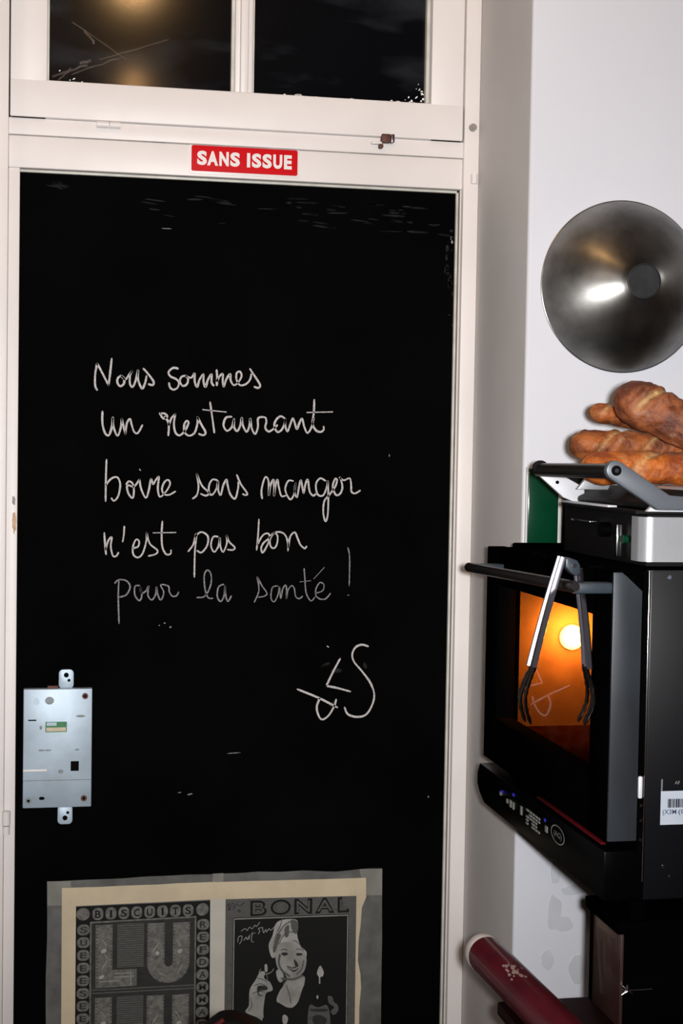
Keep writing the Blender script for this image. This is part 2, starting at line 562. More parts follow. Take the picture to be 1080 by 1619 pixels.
struct(MB().box(-2.2, 2.6, -3.0, 3.2, -0.05, 0.0).build('floor', 'floor'))
struct(MB().box(-2.2, 2.6, -3.0, 3.2, 3.10, 3.15).build('ceiling', 'ceiling'))
struct(MB().box(-2.25, -2.2, -3.0, 3.2, 0, 3.1).build('wall_left', 'dim_wall'))
struct(MB().box(-2.2, 2.6, -3.05, -3.0, 0, 3.1).build('wall_rear', 'dim_wall'))
struct(MB().box(2.6, 2.65, -3.0, 3.2, 0, 3.1).build('wall_side', 'dim_wall'))
wl = MB().box(-2.2, -0.102, WY, 2.72, 0, 3.1).build('wall_back', 'wall')
struct(wl)
wr = struct(MB().box(RX, 2.6, WY, 2.72, 0, 3.1, 0.006, seg=3).build('wall_right', 'wall'))
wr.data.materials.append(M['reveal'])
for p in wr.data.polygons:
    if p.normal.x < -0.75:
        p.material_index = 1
# filler patches on the wall below the oven
pm = MB()
random.seed(4)
for pi_, (cx, cz, rx, rz) in enumerate(((0.80, 0.765, 0.012, 0.030), (0.815, 0.745, 0.016, 0.012), (0.79, 0.69, 0.010, 0.018), (0.83, 0.80, 0.020, 0.008), (0.80, 0.83, 0.008, 0.02), (0.84, 0.67, 0.014, 0.025))):
    ps = []
    for k in range(26):
        a = 2 * PI * k / 26
        j = 1 + 0.3 * noise.noise(Vector((math.cos(a) * 1.7 + cx * 50, math.sin(a) * 1.7, cz * 40)))
        ps.append((cx + rx * j * math.cos(a), cz + rz * j * math.sin(a)))
    pm.sheet(ps, WY, 0.0005 + 0.0002 * pi_)
pm.build('filler_patch', 'patch', wr)
struct(MB().box(-0.102, RX, 2.55, 2.72, 2.52, 3.1).build('wall_over_door', 'wall'))

# fixed frame: jambs, transom bar
fr = struct(empty('trim_1', (0.31, 2.6, 0)))
MB().box(0.7035, RX, 2.578, 2.66, 0, 2.52, 0.002).build('jamb', 'frame', fr)
MB().box(-0.102, -0.0705, 2.578, 2.66, 0, 2.52, 0.002).build('jamb', 'frame', fr)
MB().box(-0.0705, 0.7035, 2.5815, 2.66, 2.0095, 2.0368, 0.0012).build('transom_bar', 'frame', fr)
MB().box(-0.0705, 0.7035, 2.578, 2.66, 2.48, 2.52, 0.002).build('head_bar', 'frame', fr)
MB().cyl((0.718, 2.578, 2.062), (0.718, 2.572, 2.062), 0.0065, 16).cyl((0.7185, 2.572, 2.062), (0.7185, 2.569, 2.062), 0.004, 12, 'frame_crack').build('catch_pin', 'frame', fr)
MB().cyl((0.722, 2.576, 1.982), (0.722, 2.576, 1.965), 0.006, 14).build('hinge_knuckle', 'frame', fr)
k = MB()
k.cyl((-0.066, 2.576, 0.885), (-0.066, 2.576, 0.862), 0.007, 14)
k.cyl((-0.066, 2.576, 0.860), (-0.066, 2.576, 0.846), 0.0062, 14)
k.build('hinge_knuckle', 'frame', fr)

# transom window with two panes
wn = struct(empty('window_1', (0.31, 2.6, 2.037)))
sf = MB()
SY0, SY1 = 2.574, 2.625
sf.box(-0.0685, 0.7000, SY0, SY1, 2.0375, 2.0990, 0.0025)
sf.box(-0.0685, -0.0090, SY0 + 0.0004, SY1, 2.0375, 2.4800, 0.0025)
sf.box(0.6420, 0.7000, SY0 + 0.0004, SY1, 2.0375, 2.4800, 0.0025)
sf.box(-0.0685, 0.7000, SY0 + 0.0002, SY1, 2.4200, 2.4800, 0.0025)
sf.build('sash', 'frame', wn)
mm_ = MB()
mm_.box(0.3020, 0.3330, 2.586, SY1, 2.098, 2.421, 0.003)
mm_.box(0.3105, 0.3245, 2.578, 2.60, 2.098, 2.421, 0.003)
mm_.build('mullion', 'frame', wn)
for x0, x1 in ((-0.009, 0.302), (0.333, 0.642)):
    MB().box(x0 - 0.004, x1 + 0.004, 2.606, 2.609, 2.095, 2.424).build('pane', 'pane', wn)
bd = MB()
for x0, x1 in ((-0.009, 0.302), (0.333, 0.642)):
    bd.prism([(x0, 2.099), (x1, 2.099), (x1 - 0.004, 2.103), (x0 + 0.004, 2.103)], 'Y', 2.594, 2.606)
    bd.prism([(x1, 2.099), (x1, 2.421), (x1 - 0.005, 2.417), (x1 - 0.005, 2.103)], 'Y', 2.594, 2.606)
    bd.prism([(x0, 2.099), (x0, 2.421), (x0 + 0.003, 2.417), (x0 + 0.003, 2.103)], 'Y', 2.594, 2.606)
bd.build('glazing_bead', 'bead', wn)
# hinge on the lower edge of the sash, catch near its right end
hg = MB()
hg.cyl((0.072, 2.572, 2.031), (0.092, 2.572, 2.031), 0.0058, 14).cyl((0.0935, 2.572, 2.031), (0.111, 2.572, 2.031), 0.0058, 14)
hg.build('hinge', 'frame', wn)
ct = MB()
ct.box(0.555, 0.570, 2.566, 2.582, 2.027, 2.041, 0.001, 'rust')
ct.box(0.571, 0.577, 2.566, 2.582, 2.027, 2.041, 0.001, 'steel')
ct.box(0.538, 0.556, 2.570, 2.582, 2.024, 2.028, 0.001, 'frame')
ct.box(0.551, 0.558, 2.567, 2.582, 2.017, 2.024, 0.002, 'rust')
ct.build('catch', 'steel', wn)
# flecks of paint left on the glass
random.seed(11)
fl = MB()
for i in range(15):
    x = 0.637 - abs(random.gauss(0, 0.018))
    z = 2.1045 + abs(random.gauss(0, 0.010)) * (1 if x < 0.62 else 2.2)
    r = random.uniform(0.0006, 0.0017)
    fl.sheet(ell(x, z, r * random.uniform(0.8, 2.2), r * random.uniform(0.6, 1.5), 8, random.uniform(0, 3)), 2.606, 0.0005)
for i in range(9):
    x = random.uniform(0.37, 0.60)
    fl.sheet(ell(x, 2.1045 + random.uniform(0, 0.003), random.uniform(0.001, 0.006), 0.001, 8), 2.606, 0.0005)
for i in range(5):
    fl.sheet(ell(random.uniform(-0.005, 0.05), 2.104 + abs(random.gauss(0, 0.01)), random.uniform(0.001, 0.004), 0.0009, 8, 0.5), 2.606, 0.0005)
fl.build('paint_fleck', 'chip', wn)
sk = MB()
for a, b, w in (((0.000, 2.112), (0.055, 2.135), 0.0020), ((0.030, 2.118), (0.110, 2.150), 0.0012), ((0.052, 2.190), (0.068, 2.172), 0.0022), ((0.030, 2.205), (0.120, 2.150), 0.0008),
                ((0.010, 2.107), (0.030, 2.128), 0.0016), ((0.075, 2.145), (0.190, 2.185), 0.0008), ((0.045, 2.138), (0.062, 2.142), 0.0024)):
    pts = [(a[0] + (b[0] - a[0]) * k / 6 + 0.002 * noise.noise(Vector((k * 0.9, a[0] * 90, 1))), a[1] + (b[1] - a[1]) * k / 6 + 0.002 * noise.noise(Vector((k * 0.9, 4, a[1] * 70)))) for k in range(7)]
    sk.ribbon(pts, w, 2.606)
sk.build('glass_smear', 'smear', wn)

# the door leaf: painted frame round a black panel
dr = struct(empty('door_1', (0.32, 2.6, 0)))
sl = MB()
sl.box(-0.0703, -0.0520, FY, 2.640, 0.02, 1.9560, 0.0015)
sl.build('stile', 'frame', dr)
sr2 = MB()
sr2.box(0.7010, 0.7030, FY, 2.640, 0.02, 1.9560, 0.0006)
sr2.build('stile', 'frame', dr)
MB().box(-0.0703, 0.7033, FY - 0.003, 2.640, 1.9560, 2.0085, 0.0015).build('top_rail', 'frame', dr)
MB().box(-0.0520, 0.7010, FY, 2.640, 0.02, 0.22, 0.0015).build('bottom_rail', 'frame', dr)
be = MB()
be.box(-0.0522, 0.7012, 2.5935, 2.605, 1.9505, 1.9562, 0.001, 'bead')
be.box(0.6955, 0.7012, 2.5935, 2.605, 0.22, 1.9562, 0.001, 'bead')
be.box(-0.0522, 0.7012, 2.5915, 2.605, 1.9545, 1.9564, 0.0, 'groove')
be.box(0.6992, 0.7014, 2.5915, 2.605, 0.22, 1.9564, 0.0, 'groove')
be.build('glazing_bead', 'bead', dr)
MB().box(-0.0525, 0.7005, DY, 2.632, 0.22, 1.9560).build('black_panel', 'board', dr)
# paint chips on the left stile, dust and flecks on the panel
sc = MB()
def blob(mb, cx, cz, rx, rz, y, m=None, seed=0.0, t=0.0006):
    ps = []
    for k in range(22):
        a = 2 * PI * k / 22
        j = 1 + 0.5 * noise.noise(Vector((math.cos(a) * 1.6 + seed, math.sin(a) * 1.6, seed * 3.1)))
        ps.append((cx + rx * j * math.cos(a), cz + rz * j * math.sin(a)))
    mb.sheet(ps, y, t, m)
blob(sc, -0.0570, 1.368, 0.0035, 0.017, FY, 'stain', 1.3)
blob(sc, -0.0580, 1.405, 0.003, 0.008, FY, 'frame_crack', 2.1)
sc.build('chipped_paint', 'stain', dr)
ds = MB()
random.seed(3)
for i in range(46):
    x = random.uniform(0.0, 0.68)
    z = 1.937 - abs(random.gauss(0, 0.028)) - 0.010 * x
    w = random.uniform(0.004, 0.022)
    ds.sheet(ell(x, z, w, random.uniform(0.0006, 0.0022), 10, random.uniform(-0.12, 0.05)), DY, 0.0003, 'chalk_dust')
for i in range(20):
    ds.sheet(ell(0.688 + random.gauss(0, 0.005), random.uniform(1.72, 1.89), random.uniform(0.001, 0.004), random.uniform(0.002, 0.008), 10), DY, 0.0003, 'chalk_dust')
for x, z, rx, rz, rot in ((0.1915, 1.868, 0.009, 0.0007, 0), (0.690, 1.872, 0.0016, 0.0040, 0.2), (0.691, 1.866, 0.002, 0.0025, 0), (0.5850, 1.4897, 0.0009, 0.0025, 0), (0.1960, 1.197, 0.0016, 0.0012, 0), (0.2060, 1.190, 0.0020, 0.0016, 0),
                        (0.187, 1.193, 0.001, 0.001, 0), (0.243, 0.900, 0.0045, 0.0012, 0.2), (0.225, 0.9035, 0.003, 0.0008, 0.1), (0.6675, 0.884, 0.0012, 0.002, 0.0), (0.318, 0.970, 0.012, 0.0008, 0.05)):
    ds.sheet(ell(x, z, rx, rz, 10, rot), DY, 0.0003, 'chalk_dim')
for x, z, rx, rz, rot in ((0.497, 1.112, 0.010, 0.004, 0), (0.477, 1.122, 0.009, 0.003, 0.4), (0.548, 1.12, 0.003, 0.006, 0.4), (0.490, 1.052, 0.006, 0.004, 0.8)):
    ds.sheet(ell(x, z, rx, rz, 12, rot), DY, 0.0003, 'chalk_dust')
ds.build('chalk_dust', 'chalk_dust', dr)
# chalk handwriting; strokes in millimetres on the panel (x, z)
CHALK = {
    'nous sommes': [
        [(77.9, 1592.5), (74.6, 1599.8), (74.4, 1619.0), (77.5, 1636.8)],
        [(77.5, 1636.8), (83.4, 1626.6), (96.9, 1600.9)],
        [(96.9, 1600.9), (99.1, 1619.6), (101.7, 1645.7)],
        [(117.9, 1617.7), (112.3, 1613.4), (111.5, 1606.0), (116.0, 1599.9), (122.2, 1603.9), (122.7, 1612.8), (117.9, 1617.7), (124.7, 1611.4), (131.4, 1620.4), (136.1, 1625.9)],
        [(136.1, 1625.9), (132.6, 1617.5), (132.8, 1604.1), (137.0, 1599.2), (141.9, 1608.8), (146.1, 1628.2), (146.3, 1611.9), (153.0, 1596.9), (158.2, 1606.3), (160.4, 1618.2)],
        [(155.0, 1630.6), (163.1, 1621.8), (172.4, 1609.0), (170.7, 1603.0), (164.1, 1604.6)],
        [(213.5, 1632.1), (205.4, 1633.1), (197.8, 1626.0), (200.8, 1618.6), (210.7, 1614.1), (215.3, 1607.7), (213.3, 1600.1), (206.5, 1596.1), (200.5, 1599.8), (198.6, 1607.3)],
        [(227.1, 1620.5), (219.7, 1618.2), (217.1, 1610.7), (221.9, 1603.0), (229.1, 1606.2), (230.8, 1615.5), (226.5, 1619.9), (236.1, 1617.1), (242.0, 1624.8), (242.2, 1611.3), (246.5, 1601.8), (250.6, 1614.5), (257.1, 1623.7), (257.2, 1611.7), (260.9, 1602.2), (265.0, 1614.9), (270.9, 1624.0), (271.1, 1610.5), (274.8, 1604.6)],
        [(279.5, 1631.4), (280.6, 1618.3), (280.2, 1605.1)],
        [(280.1, 1612.3), (285.7, 1622.0), (290.2, 1624.5), (290.3, 1612.5), (292.3, 1603.2), (296.3, 1615.7), (302.9, 1624.8), (303.9, 1614.3), (309.2, 1606.4), (315.8, 1610.1), (322.3, 1620.8), (320.4, 1629.2), (314.3, 1627.5), (313.9, 1616.1), (320.1, 1606.6), (330.4, 1608.7), (337.3, 1616.7), (339.3, 1625.8)],
        [(337.0, 1634.7), (344.1, 1624.4), (354.7, 1608.1), (351.8, 1602.6), (345.0, 1604.2)],
    ],
    'un restaurant': [
        [(87.1, 1556.5), (87.3, 1536.4), (91.8, 1520.2), (98.3, 1516.7), (102.9, 1530.8), (104.5, 1547.1), (105.9, 1530.8), (112.5, 1516.1), (117.7, 1528.1), (119.5, 1545.3)],
        [(119.5, 1545.3), (122.9, 1531.1), (126.0, 1518.7)],
        [(126.0, 1518.7), (128.2, 1537.2), (133.4, 1544.7), (136.5, 1534.4), (140.8, 1523.1), (147.0, 1521.5), (154.3, 1534.7)],
        [(183.1, 1555.6), (189.8, 1546.8), (196.3, 1550.5), (191.5, 1555.2), (184.9, 1555.0)],
        [(192.1, 1549.8), (198.8, 1538.6), (198.5, 1518.2)],
        [(198.9, 1535.6), (203.5, 1547.6), (210.0, 1554.9)],
        [(210.0, 1554.9), (207.8, 1538.7), (210.3, 1523.8), (217.9, 1518.6), (226.8, 1527.1), (232.6, 1539.8), (229.3, 1543.4), (225.2, 1536.1), (226.5, 1523.5), (234.4, 1518.3), (243.3, 1523.8), (247.9, 1539.5), (248.4, 1550.3)],
        [(247.8, 1550.3), (255.2, 1536.7), (261.9, 1524.8), (258.4, 1519.6), (250.6, 1521.6)],
        [(269.1, 1576.0), (272.4, 1555.0), (277.0, 1524.5)],
        [(257.2, 1563.1), (296.5, 1560.0)],
        [(306.3, 1552.1), (296.6, 1550.1), (292.6, 1537.4), (298.7, 1527.9), (307.1, 1534.7), (310.6, 1548.6), (310.8, 1534.7), (316.3, 1527.6), (321.7, 1538.0), (323.9, 1550.7), (325.9, 1538.0), (332.8, 1526.7), (337.5, 1538.3), (338.5, 1549.8), (341.8, 1532.3), (347.7, 1523.3), (352.1, 1535.5), (352.5, 1550.6), (364.1, 1552.1), (366.7, 1544.9), (365.0, 1534.3), (370.6, 1528.0), (378.2, 1531.8), (385.7, 1539.2)],
        [(398.3, 1551.3), (391.3, 1554.7), (384.2, 1549.0), (380.6, 1538.8), (385.8, 1527.5), (393.5, 1531.5), (398.7, 1542.9), (399.6, 1550.5), (399.7, 1539.2), (403.7, 1528.6), (408.7, 1541.9), (412.9, 1551.6), (416.3, 1543.3), (420.3, 1533.2), (424.8, 1544.7), (429.0, 1551.4), (433.1, 1537.3), (439.0, 1526.7), (446.0, 1537.5), (449.6, 1552.8)],
        [(449.9, 1584.5), (449.5, 1562.9), (447.4, 1543.9), (453.3, 1532.1), (461.6, 1528.9), (467.2, 1532.8), (467.1, 1538.4)],
        [(437.9, 1562.2), (482.2, 1564.1)],
    ],
    'boire sans manger': [
        [(94.7, 1475.2), (94.0, 1441.6), (93.9, 1405.0)],
        [(94.4, 1432.6), (102.7, 1443.0), (112.9, 1445.7), (118.1, 1434.2), (115.3, 1414.8), (108.2, 1405.6), (103.6, 1410.2)],
        [(128.4, 1433.8), (132.7, 1439.0), (139.2, 1435.0), (141.3, 1422.8), (139.4, 1411.1), (133.2, 1416.3), (129.5, 1427.9), (132.0, 1432.3), (141.8, 1430.6), (150.6, 1442.9)],
        [(150.6, 1442.9), (153.4, 1426.8), (161.5, 1411.4), (166.5, 1424.4), (169.9, 1443.6), (173.6, 1434.9), (177.7, 1441.4), (183.3, 1447.4), (181.7, 1429.8), (183.7, 1415.5), (187.8, 1414.2), (196.5, 1423.4), (202.3, 1435.2), (199.4, 1442.2), (193.2, 1439.0), (188.7, 1427.2), (192.4, 1417.9), (201.3, 1417.0), (211.6, 1422.8)],
        [(150.7, 1459.4), (151.7, 1458.4)],
        [(241.6, 1410.9), (248.6, 1417.5), (251.0, 1433.2), (247.6, 1454.0)],
        [(247.6, 1454.0), (257.0, 1433.2), (268.9, 1421.6), (264.3, 1416.1), (255.3, 1419.1)],
        [(283.0, 1442.7), (275.2, 1443.9), (269.3, 1434.7), (269.4, 1421.6), (274.7, 1417.8), (281.9, 1428.3), (284.4, 1441.4), (285.1, 1425.7), (289.4, 1417.4), (293.4, 1433.7), (299.0, 1444.2), (301.3, 1433.8), (305.7, 1419.4), (314.2, 1411.4), (319.2, 1428.7), (319.6, 1440.5)],
        [(316.8, 1452.3), (323.9, 1436.7), (335.2, 1421.0), (332.1, 1417.9), (327.3, 1419.6)],
        [(361.3, 1412.1), (360.0, 1427.3), (365.8, 1448.8), (372.0, 1442.6), (372.9, 1417.3), (374.8, 1432.5), (380.2, 1445.2), (381.9, 1432.6), (382.1, 1416.9), (384.0, 1432.6), (387.3, 1445.3), (390.6, 1430.2), (394.9, 1417.0), (402.1, 1417.6)],
        [(415.1, 1443.1), (406.3, 1443.0), (401.4, 1427.7), (409.9, 1411.3), (417.0, 1420.3), (419.2, 1440.6), (417.9, 1425.4), (422.2, 1414.8), (425.5, 1433.1), (428.4, 1444.6), (431.2, 1433.2), (433.9, 1421.8), (436.8, 1438.3), (440.8, 1445.5), (444.2, 1425.7), (450.5, 1418.1), (454.6, 1420.7)],
        [(471.8, 1444.3), (462.4, 1448.3), (455.3, 1438.0), (458.2, 1420.7), (468.1, 1418.8), (474.6, 1433.7), (476.0, 1443.9), (477.5, 1415.8), (476.9, 1385.2), (473.2, 1373.7), (469.1, 1387.7), (470.3, 1408.1), (479.0, 1419.7), (489.1, 1433.8), (492.5, 1445.4), (488.9, 1447.6), (484.9, 1433.8), (490.9, 1419.8), (498.6, 1422.5), (502.1, 1434.0), (498.2, 1450.5)],
        [(496.6, 1450.5), (504.5, 1445.5), (514.9, 1449.0), (517.7, 1436.7), (518.4, 1426.0), (524.7, 1422.7), (534.0, 1428.0)],
    ],
    "n'est pas bon": [
        [(92.2, 1351.2), (93.6, 1333.1), (95.6, 1314.5)],
        [(94.7, 1322.8), (99.2, 1338.3), (104.8, 1343.5), (103.4, 1328.0), (107.1, 1312.4), (112.8, 1311.9), (116.3, 1317.7)],
        [(125.8, 1362.3), (125.2, 1348.8), (123.3, 1336.4)],
        [(141.6, 1325.5), (149.3, 1328.2), (151.0, 1337.0), (145.8, 1340.1), (140.8, 1328.1), (141.5, 1314.6), (149.5, 1309.5), (157.2, 1316.5), (162.9, 1336.0), (163.7, 1352.2)],
        [(163.7, 1352.2), (169.1, 1333.5), (182.2, 1321.8), (179.2, 1315.3), (167.3, 1312.1)],
        [(190.1, 1371.3), (189.1, 1349.2), (190.7, 1327.1), (197.3, 1315.3), (204.5, 1315.9), (205.5, 1322.2)],
        [(174.9, 1351.7), (212.9, 1352.5)],
        [(234.9, 1320.2), (243.4, 1332.5), (248.4, 1350.8), (246.2, 1318.1), (245.9, 1276.2)],
        [(246.4, 1345.6), (256.2, 1353.5), (267.8, 1347.0), (267.5, 1331.3), (258.2, 1318.7), (250.3, 1321.3)],
        [(285.6, 1345.8), (277.3, 1345.0), (273.8, 1330.8), (279.2, 1319.5), (286.4, 1328.8), (288.8, 1343.2), (290.1, 1328.8), (294.9, 1319.6), (301.1, 1334.1), (300.3, 1348.3)],
        [(300.3, 1348.3), (305.5, 1336.7), (314.8, 1327.6), (311.7, 1323.1), (302.8, 1323.6)],
        [(356.2, 1376.0), (355.2, 1351.0), (353.0, 1323.3)],
        [(354.4, 1332.5), (363.7, 1348.9), (373.8, 1351.1), (374.0, 1337.9), (364.2, 1318.8), (360.9, 1325.9), (364.7, 1335.2), (373.9, 1343.1), (381.8, 1352.4), (388.8, 1348.5), (388.7, 1335.3), (384.3, 1326.8), (377.9, 1328.6), (376.1, 1340.5), (383.1, 1352.4), (393.7, 1354.4), (402.6, 1349.1), (407.6, 1335.4), (407.8, 1322.1)],
        [(408.3, 1327.4), (411.2, 1346.0), (419.1, 1354.0), (424.6, 1343.4), (429.6, 1332.3), (437.0, 1326.2), (440.4, 1329.7)],
    ],
    'pour la': [
        [(117.8, 1270.9), (116.8, 1245.0), (118.6, 1196.8)],
        [(110.7, 1265.2), (117.3, 1271.5), (130.7, 1269.4), (136.7, 1259.2), (130.9, 1246.2), (119.4, 1241.8)],
        [(152.6, 1261.6), (144.9, 1260.0), (145.1, 1244.9), (152.7, 1235.8), (156.7, 1244.9), (152.9, 1261.0), (156.6, 1248.8), (163.8, 1252.7), (167.9, 1260.5), (167.0, 1244.9), (173.8, 1237.0), (180.0, 1246.1), (181.4, 1259.2), (184.1, 1244.8), (189.4, 1237.0), (193.9, 1250.0), (188.6, 1262.6), (201.6, 1260.5), (203.2, 1251.3), (208.0, 1243.7), (215.0, 1243.5), (219.4, 1250.0)],
        [(250.8, 1240.8), (264.7, 1243.4), (274.4, 1263.1), (274.2, 1281.5), (268.0, 1288.0), (262.9, 1278.8), (264.5, 1255.2), (270.0, 1240.7), (277.9, 1239.4)],
        [(296.7, 1263.6), (287.9, 1259.1), (285.7, 1243.3), (291.3, 1234.1), (297.5, 1243.3), (298.9, 1261.7), (300.1, 1245.9), (304.0, 1234.1), (310.2, 1243.3)],
    ],
    'sante': [
        [(350.3, 1232.6), (358.0, 1253.3), (354.2, 1277.1)],
        [(354.2, 1277.1), (363.2, 1261.2), (372.1, 1247.9), (366.9, 1242.7), (357.3, 1241.1)],
        [(391.2, 1260.6), (381.6, 1258.0), (379.2, 1240.0), (385.2, 1233.3), (391.4, 1245.3), (393.8, 1259.0), (396.3, 1238.6), (399.8, 1255.9), (405.6, 1261.2), (406.5, 1238.6), (408.9, 1253.2), (415.2, 1261.2), (420.1, 1255.8), (422.5, 1242.6), (429.0, 1238.5), (434.3, 1242.5)],
        [(436.7, 1290.9), (438.7, 1269.1), (441.2, 1247.8), (449.5, 1234.5), (456.4, 1241.2)],
        [(429.9, 1267.8), (448.6, 1269.7)],
        [(457.1, 1247.8), (469.7, 1252.1), (472.2, 1262.5), (465.1, 1266.5), (458.3, 1255.8), (458.5, 1243.8), (466.1, 1237.7), (476.1, 1238.4), (484.1, 1247.8)],
        [(454.0, 1273.1), (472.5, 1293.1)],
        [(513.9, 1327.3), (517.2, 1309.2), (517.2, 1261.1)],
        [(514.8, 1244.5), (517.0, 1244.2)],
    ],
    'signature': [
        [(428.2, 1079.9), (466.8, 1063.8), (499.7, 1046.7)],
        [(467.9, 1063.3), (463.0, 1047.3), (467.4, 1031.1), (474.2, 1026.1), (484.9, 1033.5), (494.2, 1049.5), (497.3, 1060.7)],
        [(503.1, 1132.6), (490.5, 1108.6), (479.5, 1085.1)],
        [(479.5, 1085.1), (499.1, 1081.1), (522.3, 1074.6)],
        [(552.9, 1154.2), (541.4, 1157.0), (530.5, 1152.5), (524.8, 1140.4), (528.3, 1127.0), (542.2, 1110.7), (557.6, 1090.3), (565.4, 1069.9), (562.4, 1051.1), (551.8, 1033.7), (535.4, 1029.4), (519.0, 1034.3), (512.7, 1046.5)],
        [(480.0, 1154.8), (481.6, 1153.7)],
    ],
}
for nm, w, mt, lab in (('nous sommes', 0.00185, 'chalk', 'first chalk line, nous sommes'), ('un restaurant', 0.00185, 'chalk', 'second chalk line, un restaurant'),
                  ('boire sans manger', 0.00165, 'chalk', 'third chalk line, boire sans manger'), ("n'est pas bon", 0.0016, 'chalk', 'fourth chalk line, faint end'),
                  ('pour la', 0.0014, 'chalk_dim', 'fifth chalk line, thinnest strokes'), ('sante', 0.0012, 'chalk_dim', None), ('signature', 0.0019, 'chalk', 'large chalk initials')):
    c = MB()
    for st in CHALK[nm]:
        c.ribbon([(a / 1000, b / 1000) for a, b in st], w, DY)
    o = c.build('chalk_writing', mt, dr)
    if lab:
        o['label'] = lab

# seams in the old paint between bar, sash and door
sm = MB()
sm.box(-0.0705, 0.7035, 2.5830, 2.60, 2.0080, 2.0100)
sm.build('trim_2', 'frame_crack')
struct(bpy.data.objects['trim_2'])

# ------------------------------------------------------------------ red sign
sg = tag(empty('exit_sign', (0.320, FY - 0.003, 1.988)), 'small red SANS ISSUE plate with white letters above the black door panel', 'sign')
SGY = FY - 0.003
MB().prism(rrect(0.2265, 0.4150, 1.9600, 2.0105, 0.002), 'Y', SGY - 0.0015, SGY, 0.0003).build('backing', 'sign_white', sg)
MB().prism(rrect(0.2305, 0.4115, 1.9645, 2.0075, 0.003), 'Y', SGY - 0.0030, SGY - 0.0015, 0.0003).build('red_plate', 'sign_red', sg)
lt = MB()
def on_sign(u, v):
    return (u, SGY - 0.0032, v)
for chr_, a, b in (('S', 0.2400, 0.2565), ('A', 0.2570, 0.2755), ('N', 0.2775, 0.2935), ('S', 0.2960, 0.3125),
                ('I', 0.3245, 0.3300), ('S', 0.3330, 0.3490), ('S', 0.3510, 0.3670), ('U', 0.3695, 0.3850), ('E', 0.3880, 0.4015)):
    letters(lt, chr_, a, b, 1.9745, 1.9985, on_sign, 'sign_white', 0.05)
lt.build('lettering', 'sign_white', sg, smooth=False)

# ------------------------------------------------------------------ rim lock
lk = tag(empty('rim_lock', (0.017, DY, 0.885)), 'grey zinc lock case screwed to the left edge of the black door panel', 'lock')
LY = DY - 0.017
MB().box(-0.0395, 0.0745, LY, DY, 0.8870, 1.0885, 0.0018).build('case', 'zinc', lk)
for z0, z1 in ((1.0870, 1.1195), (0.8550, 0.8885)):
    t = MB()
    t.prism(rrect(0.0185, 0.0435, z0, z1, 0.007), 'Y', DY - 0.004, DY, 0.0008)
    tb_ = t.build('mounting_tab', 'zinc', lk)
    h = MB()
    up = z0 > 1
    h.cyl((0.0310, DY - 0.0048, z0 + (0.0230 if up else 0.0110)), (0.0310, DY - 0.004, z0 + (0.0230 if up else 0.0110)), 0.0042, 16)
    h.cyl((0.0355, DY - 0.0048, z0 + (0.0140 if up else 0.0200)), (0.0355, DY - 0.004, z0 + (0.0140 if up else 0.0200)), 0.0025, 12)
    h.build('screw_hole', 'dark_hole', tb_)
def disc(mb, x, z, r, m, d=0.0008, rz=None):
    mb.prism(ell(x, z, r, rz or r, 18), 'Y', LY - d, LY + 0.0005, 0.0, m)
MB().prism(ell(0.0035, 1.0690, 0.0075, 0.0065, 20), 'Y', LY - 0.0009, LY + 0.0005).build('spindle_boss', 'rivet', lk)
for x, z, m in ((0.0625, 1.0760, 'rust'), (0.0620, 0.9020, 'rust'), (-0.0300, 0.9000, 'rivet')):
    s_ = MB()
    disc(s_, x, z, 0.0052, m, 0.0012)
    disc(s_, x, z, 0.0024, 'dark_hole', 0.0015)
    s_.build('screw', m, lk)
for poly in ([(-0.0315, 1.0350), (-0.0180, 1.0350), (-0.0180, 1.0372), (-0.0315, 1.0372)], ell(-0.0080, 0.9035, 0.0048, 0.0028, 14), [(0.0395, 0.9490), (0.0530, 0.9490), (0.0530, 0.9655), (0.0395, 0.9655)]):
    MB().prism(poly, 'Y', LY - 0.0004, LY + 0.0005).build('keyhole_slot', 'dark_hole', lk)
st_ = MB()
st_.prism(rrect(-0.0030, 0.0325, 1.0155, 1.0330, 0.001), 'Y', LY - 0.0005, LY + 0.0002, 0.0, 'lab_green')
st_.prism([(-0.0015, 1.0170), (0.0310, 1.0170), (0.0310, 1.0235), (-0.0015, 1.0235)], 'Y', LY - 0.0008, LY, 0.0, 'lab_cream')
st_.prism([(-0.0010, 1.0265), (0.0155, 1.0265), (0.0155, 1.0320), (-0.0010, 1.0320)], 'Y', LY - 0.0008, LY, 0.0, 'zinc')
st_.build('sticker', 'lab_green', lk)
for x, z, rx, rz, m in ((0.0020, 0.9850, 0.0055, 0.0016, 'rivet'), (-0.0090, 0.9850, 0.0055, 0.0018, 'rivet'), (-0.0180, 1.0680, 0.005, 0.006, 'zinc'), (0.023, 0.9485, 0.0045, 0.0035, 'rivet'), (0.050, 0.985, 0.0035, 0.0015, 'rivet'),
                     (0.0555, 1.042, 0.008, 0.002, 'rivet'), (-0.0105, 1.0235, 0.0022, 0.0035, 'rivet')):
    e_ = MB()
    disc(e_, x, z, rx, m, 0.0006, rz)
    e_.build('embossed_mark', m, lk)
MB().box(-0.039, 0.0, LY - 0.0007, LY + 0.001, 0.9495, 0.9525, 0.0003).build('bright_scratch', 'sign_white', lk)
MB().box(-0.039, 0.074, LY - 0.0003, LY + 0.001, 0.9330, 0.9345).build('pressed_line', 'rivet', lk)
bt = MB()
bt.box(0.000, 0.018, DY - 0.010, DY, 1.088, 1.0925, 0.0008)
bt.build('latch_bolt', 'rust', lk)

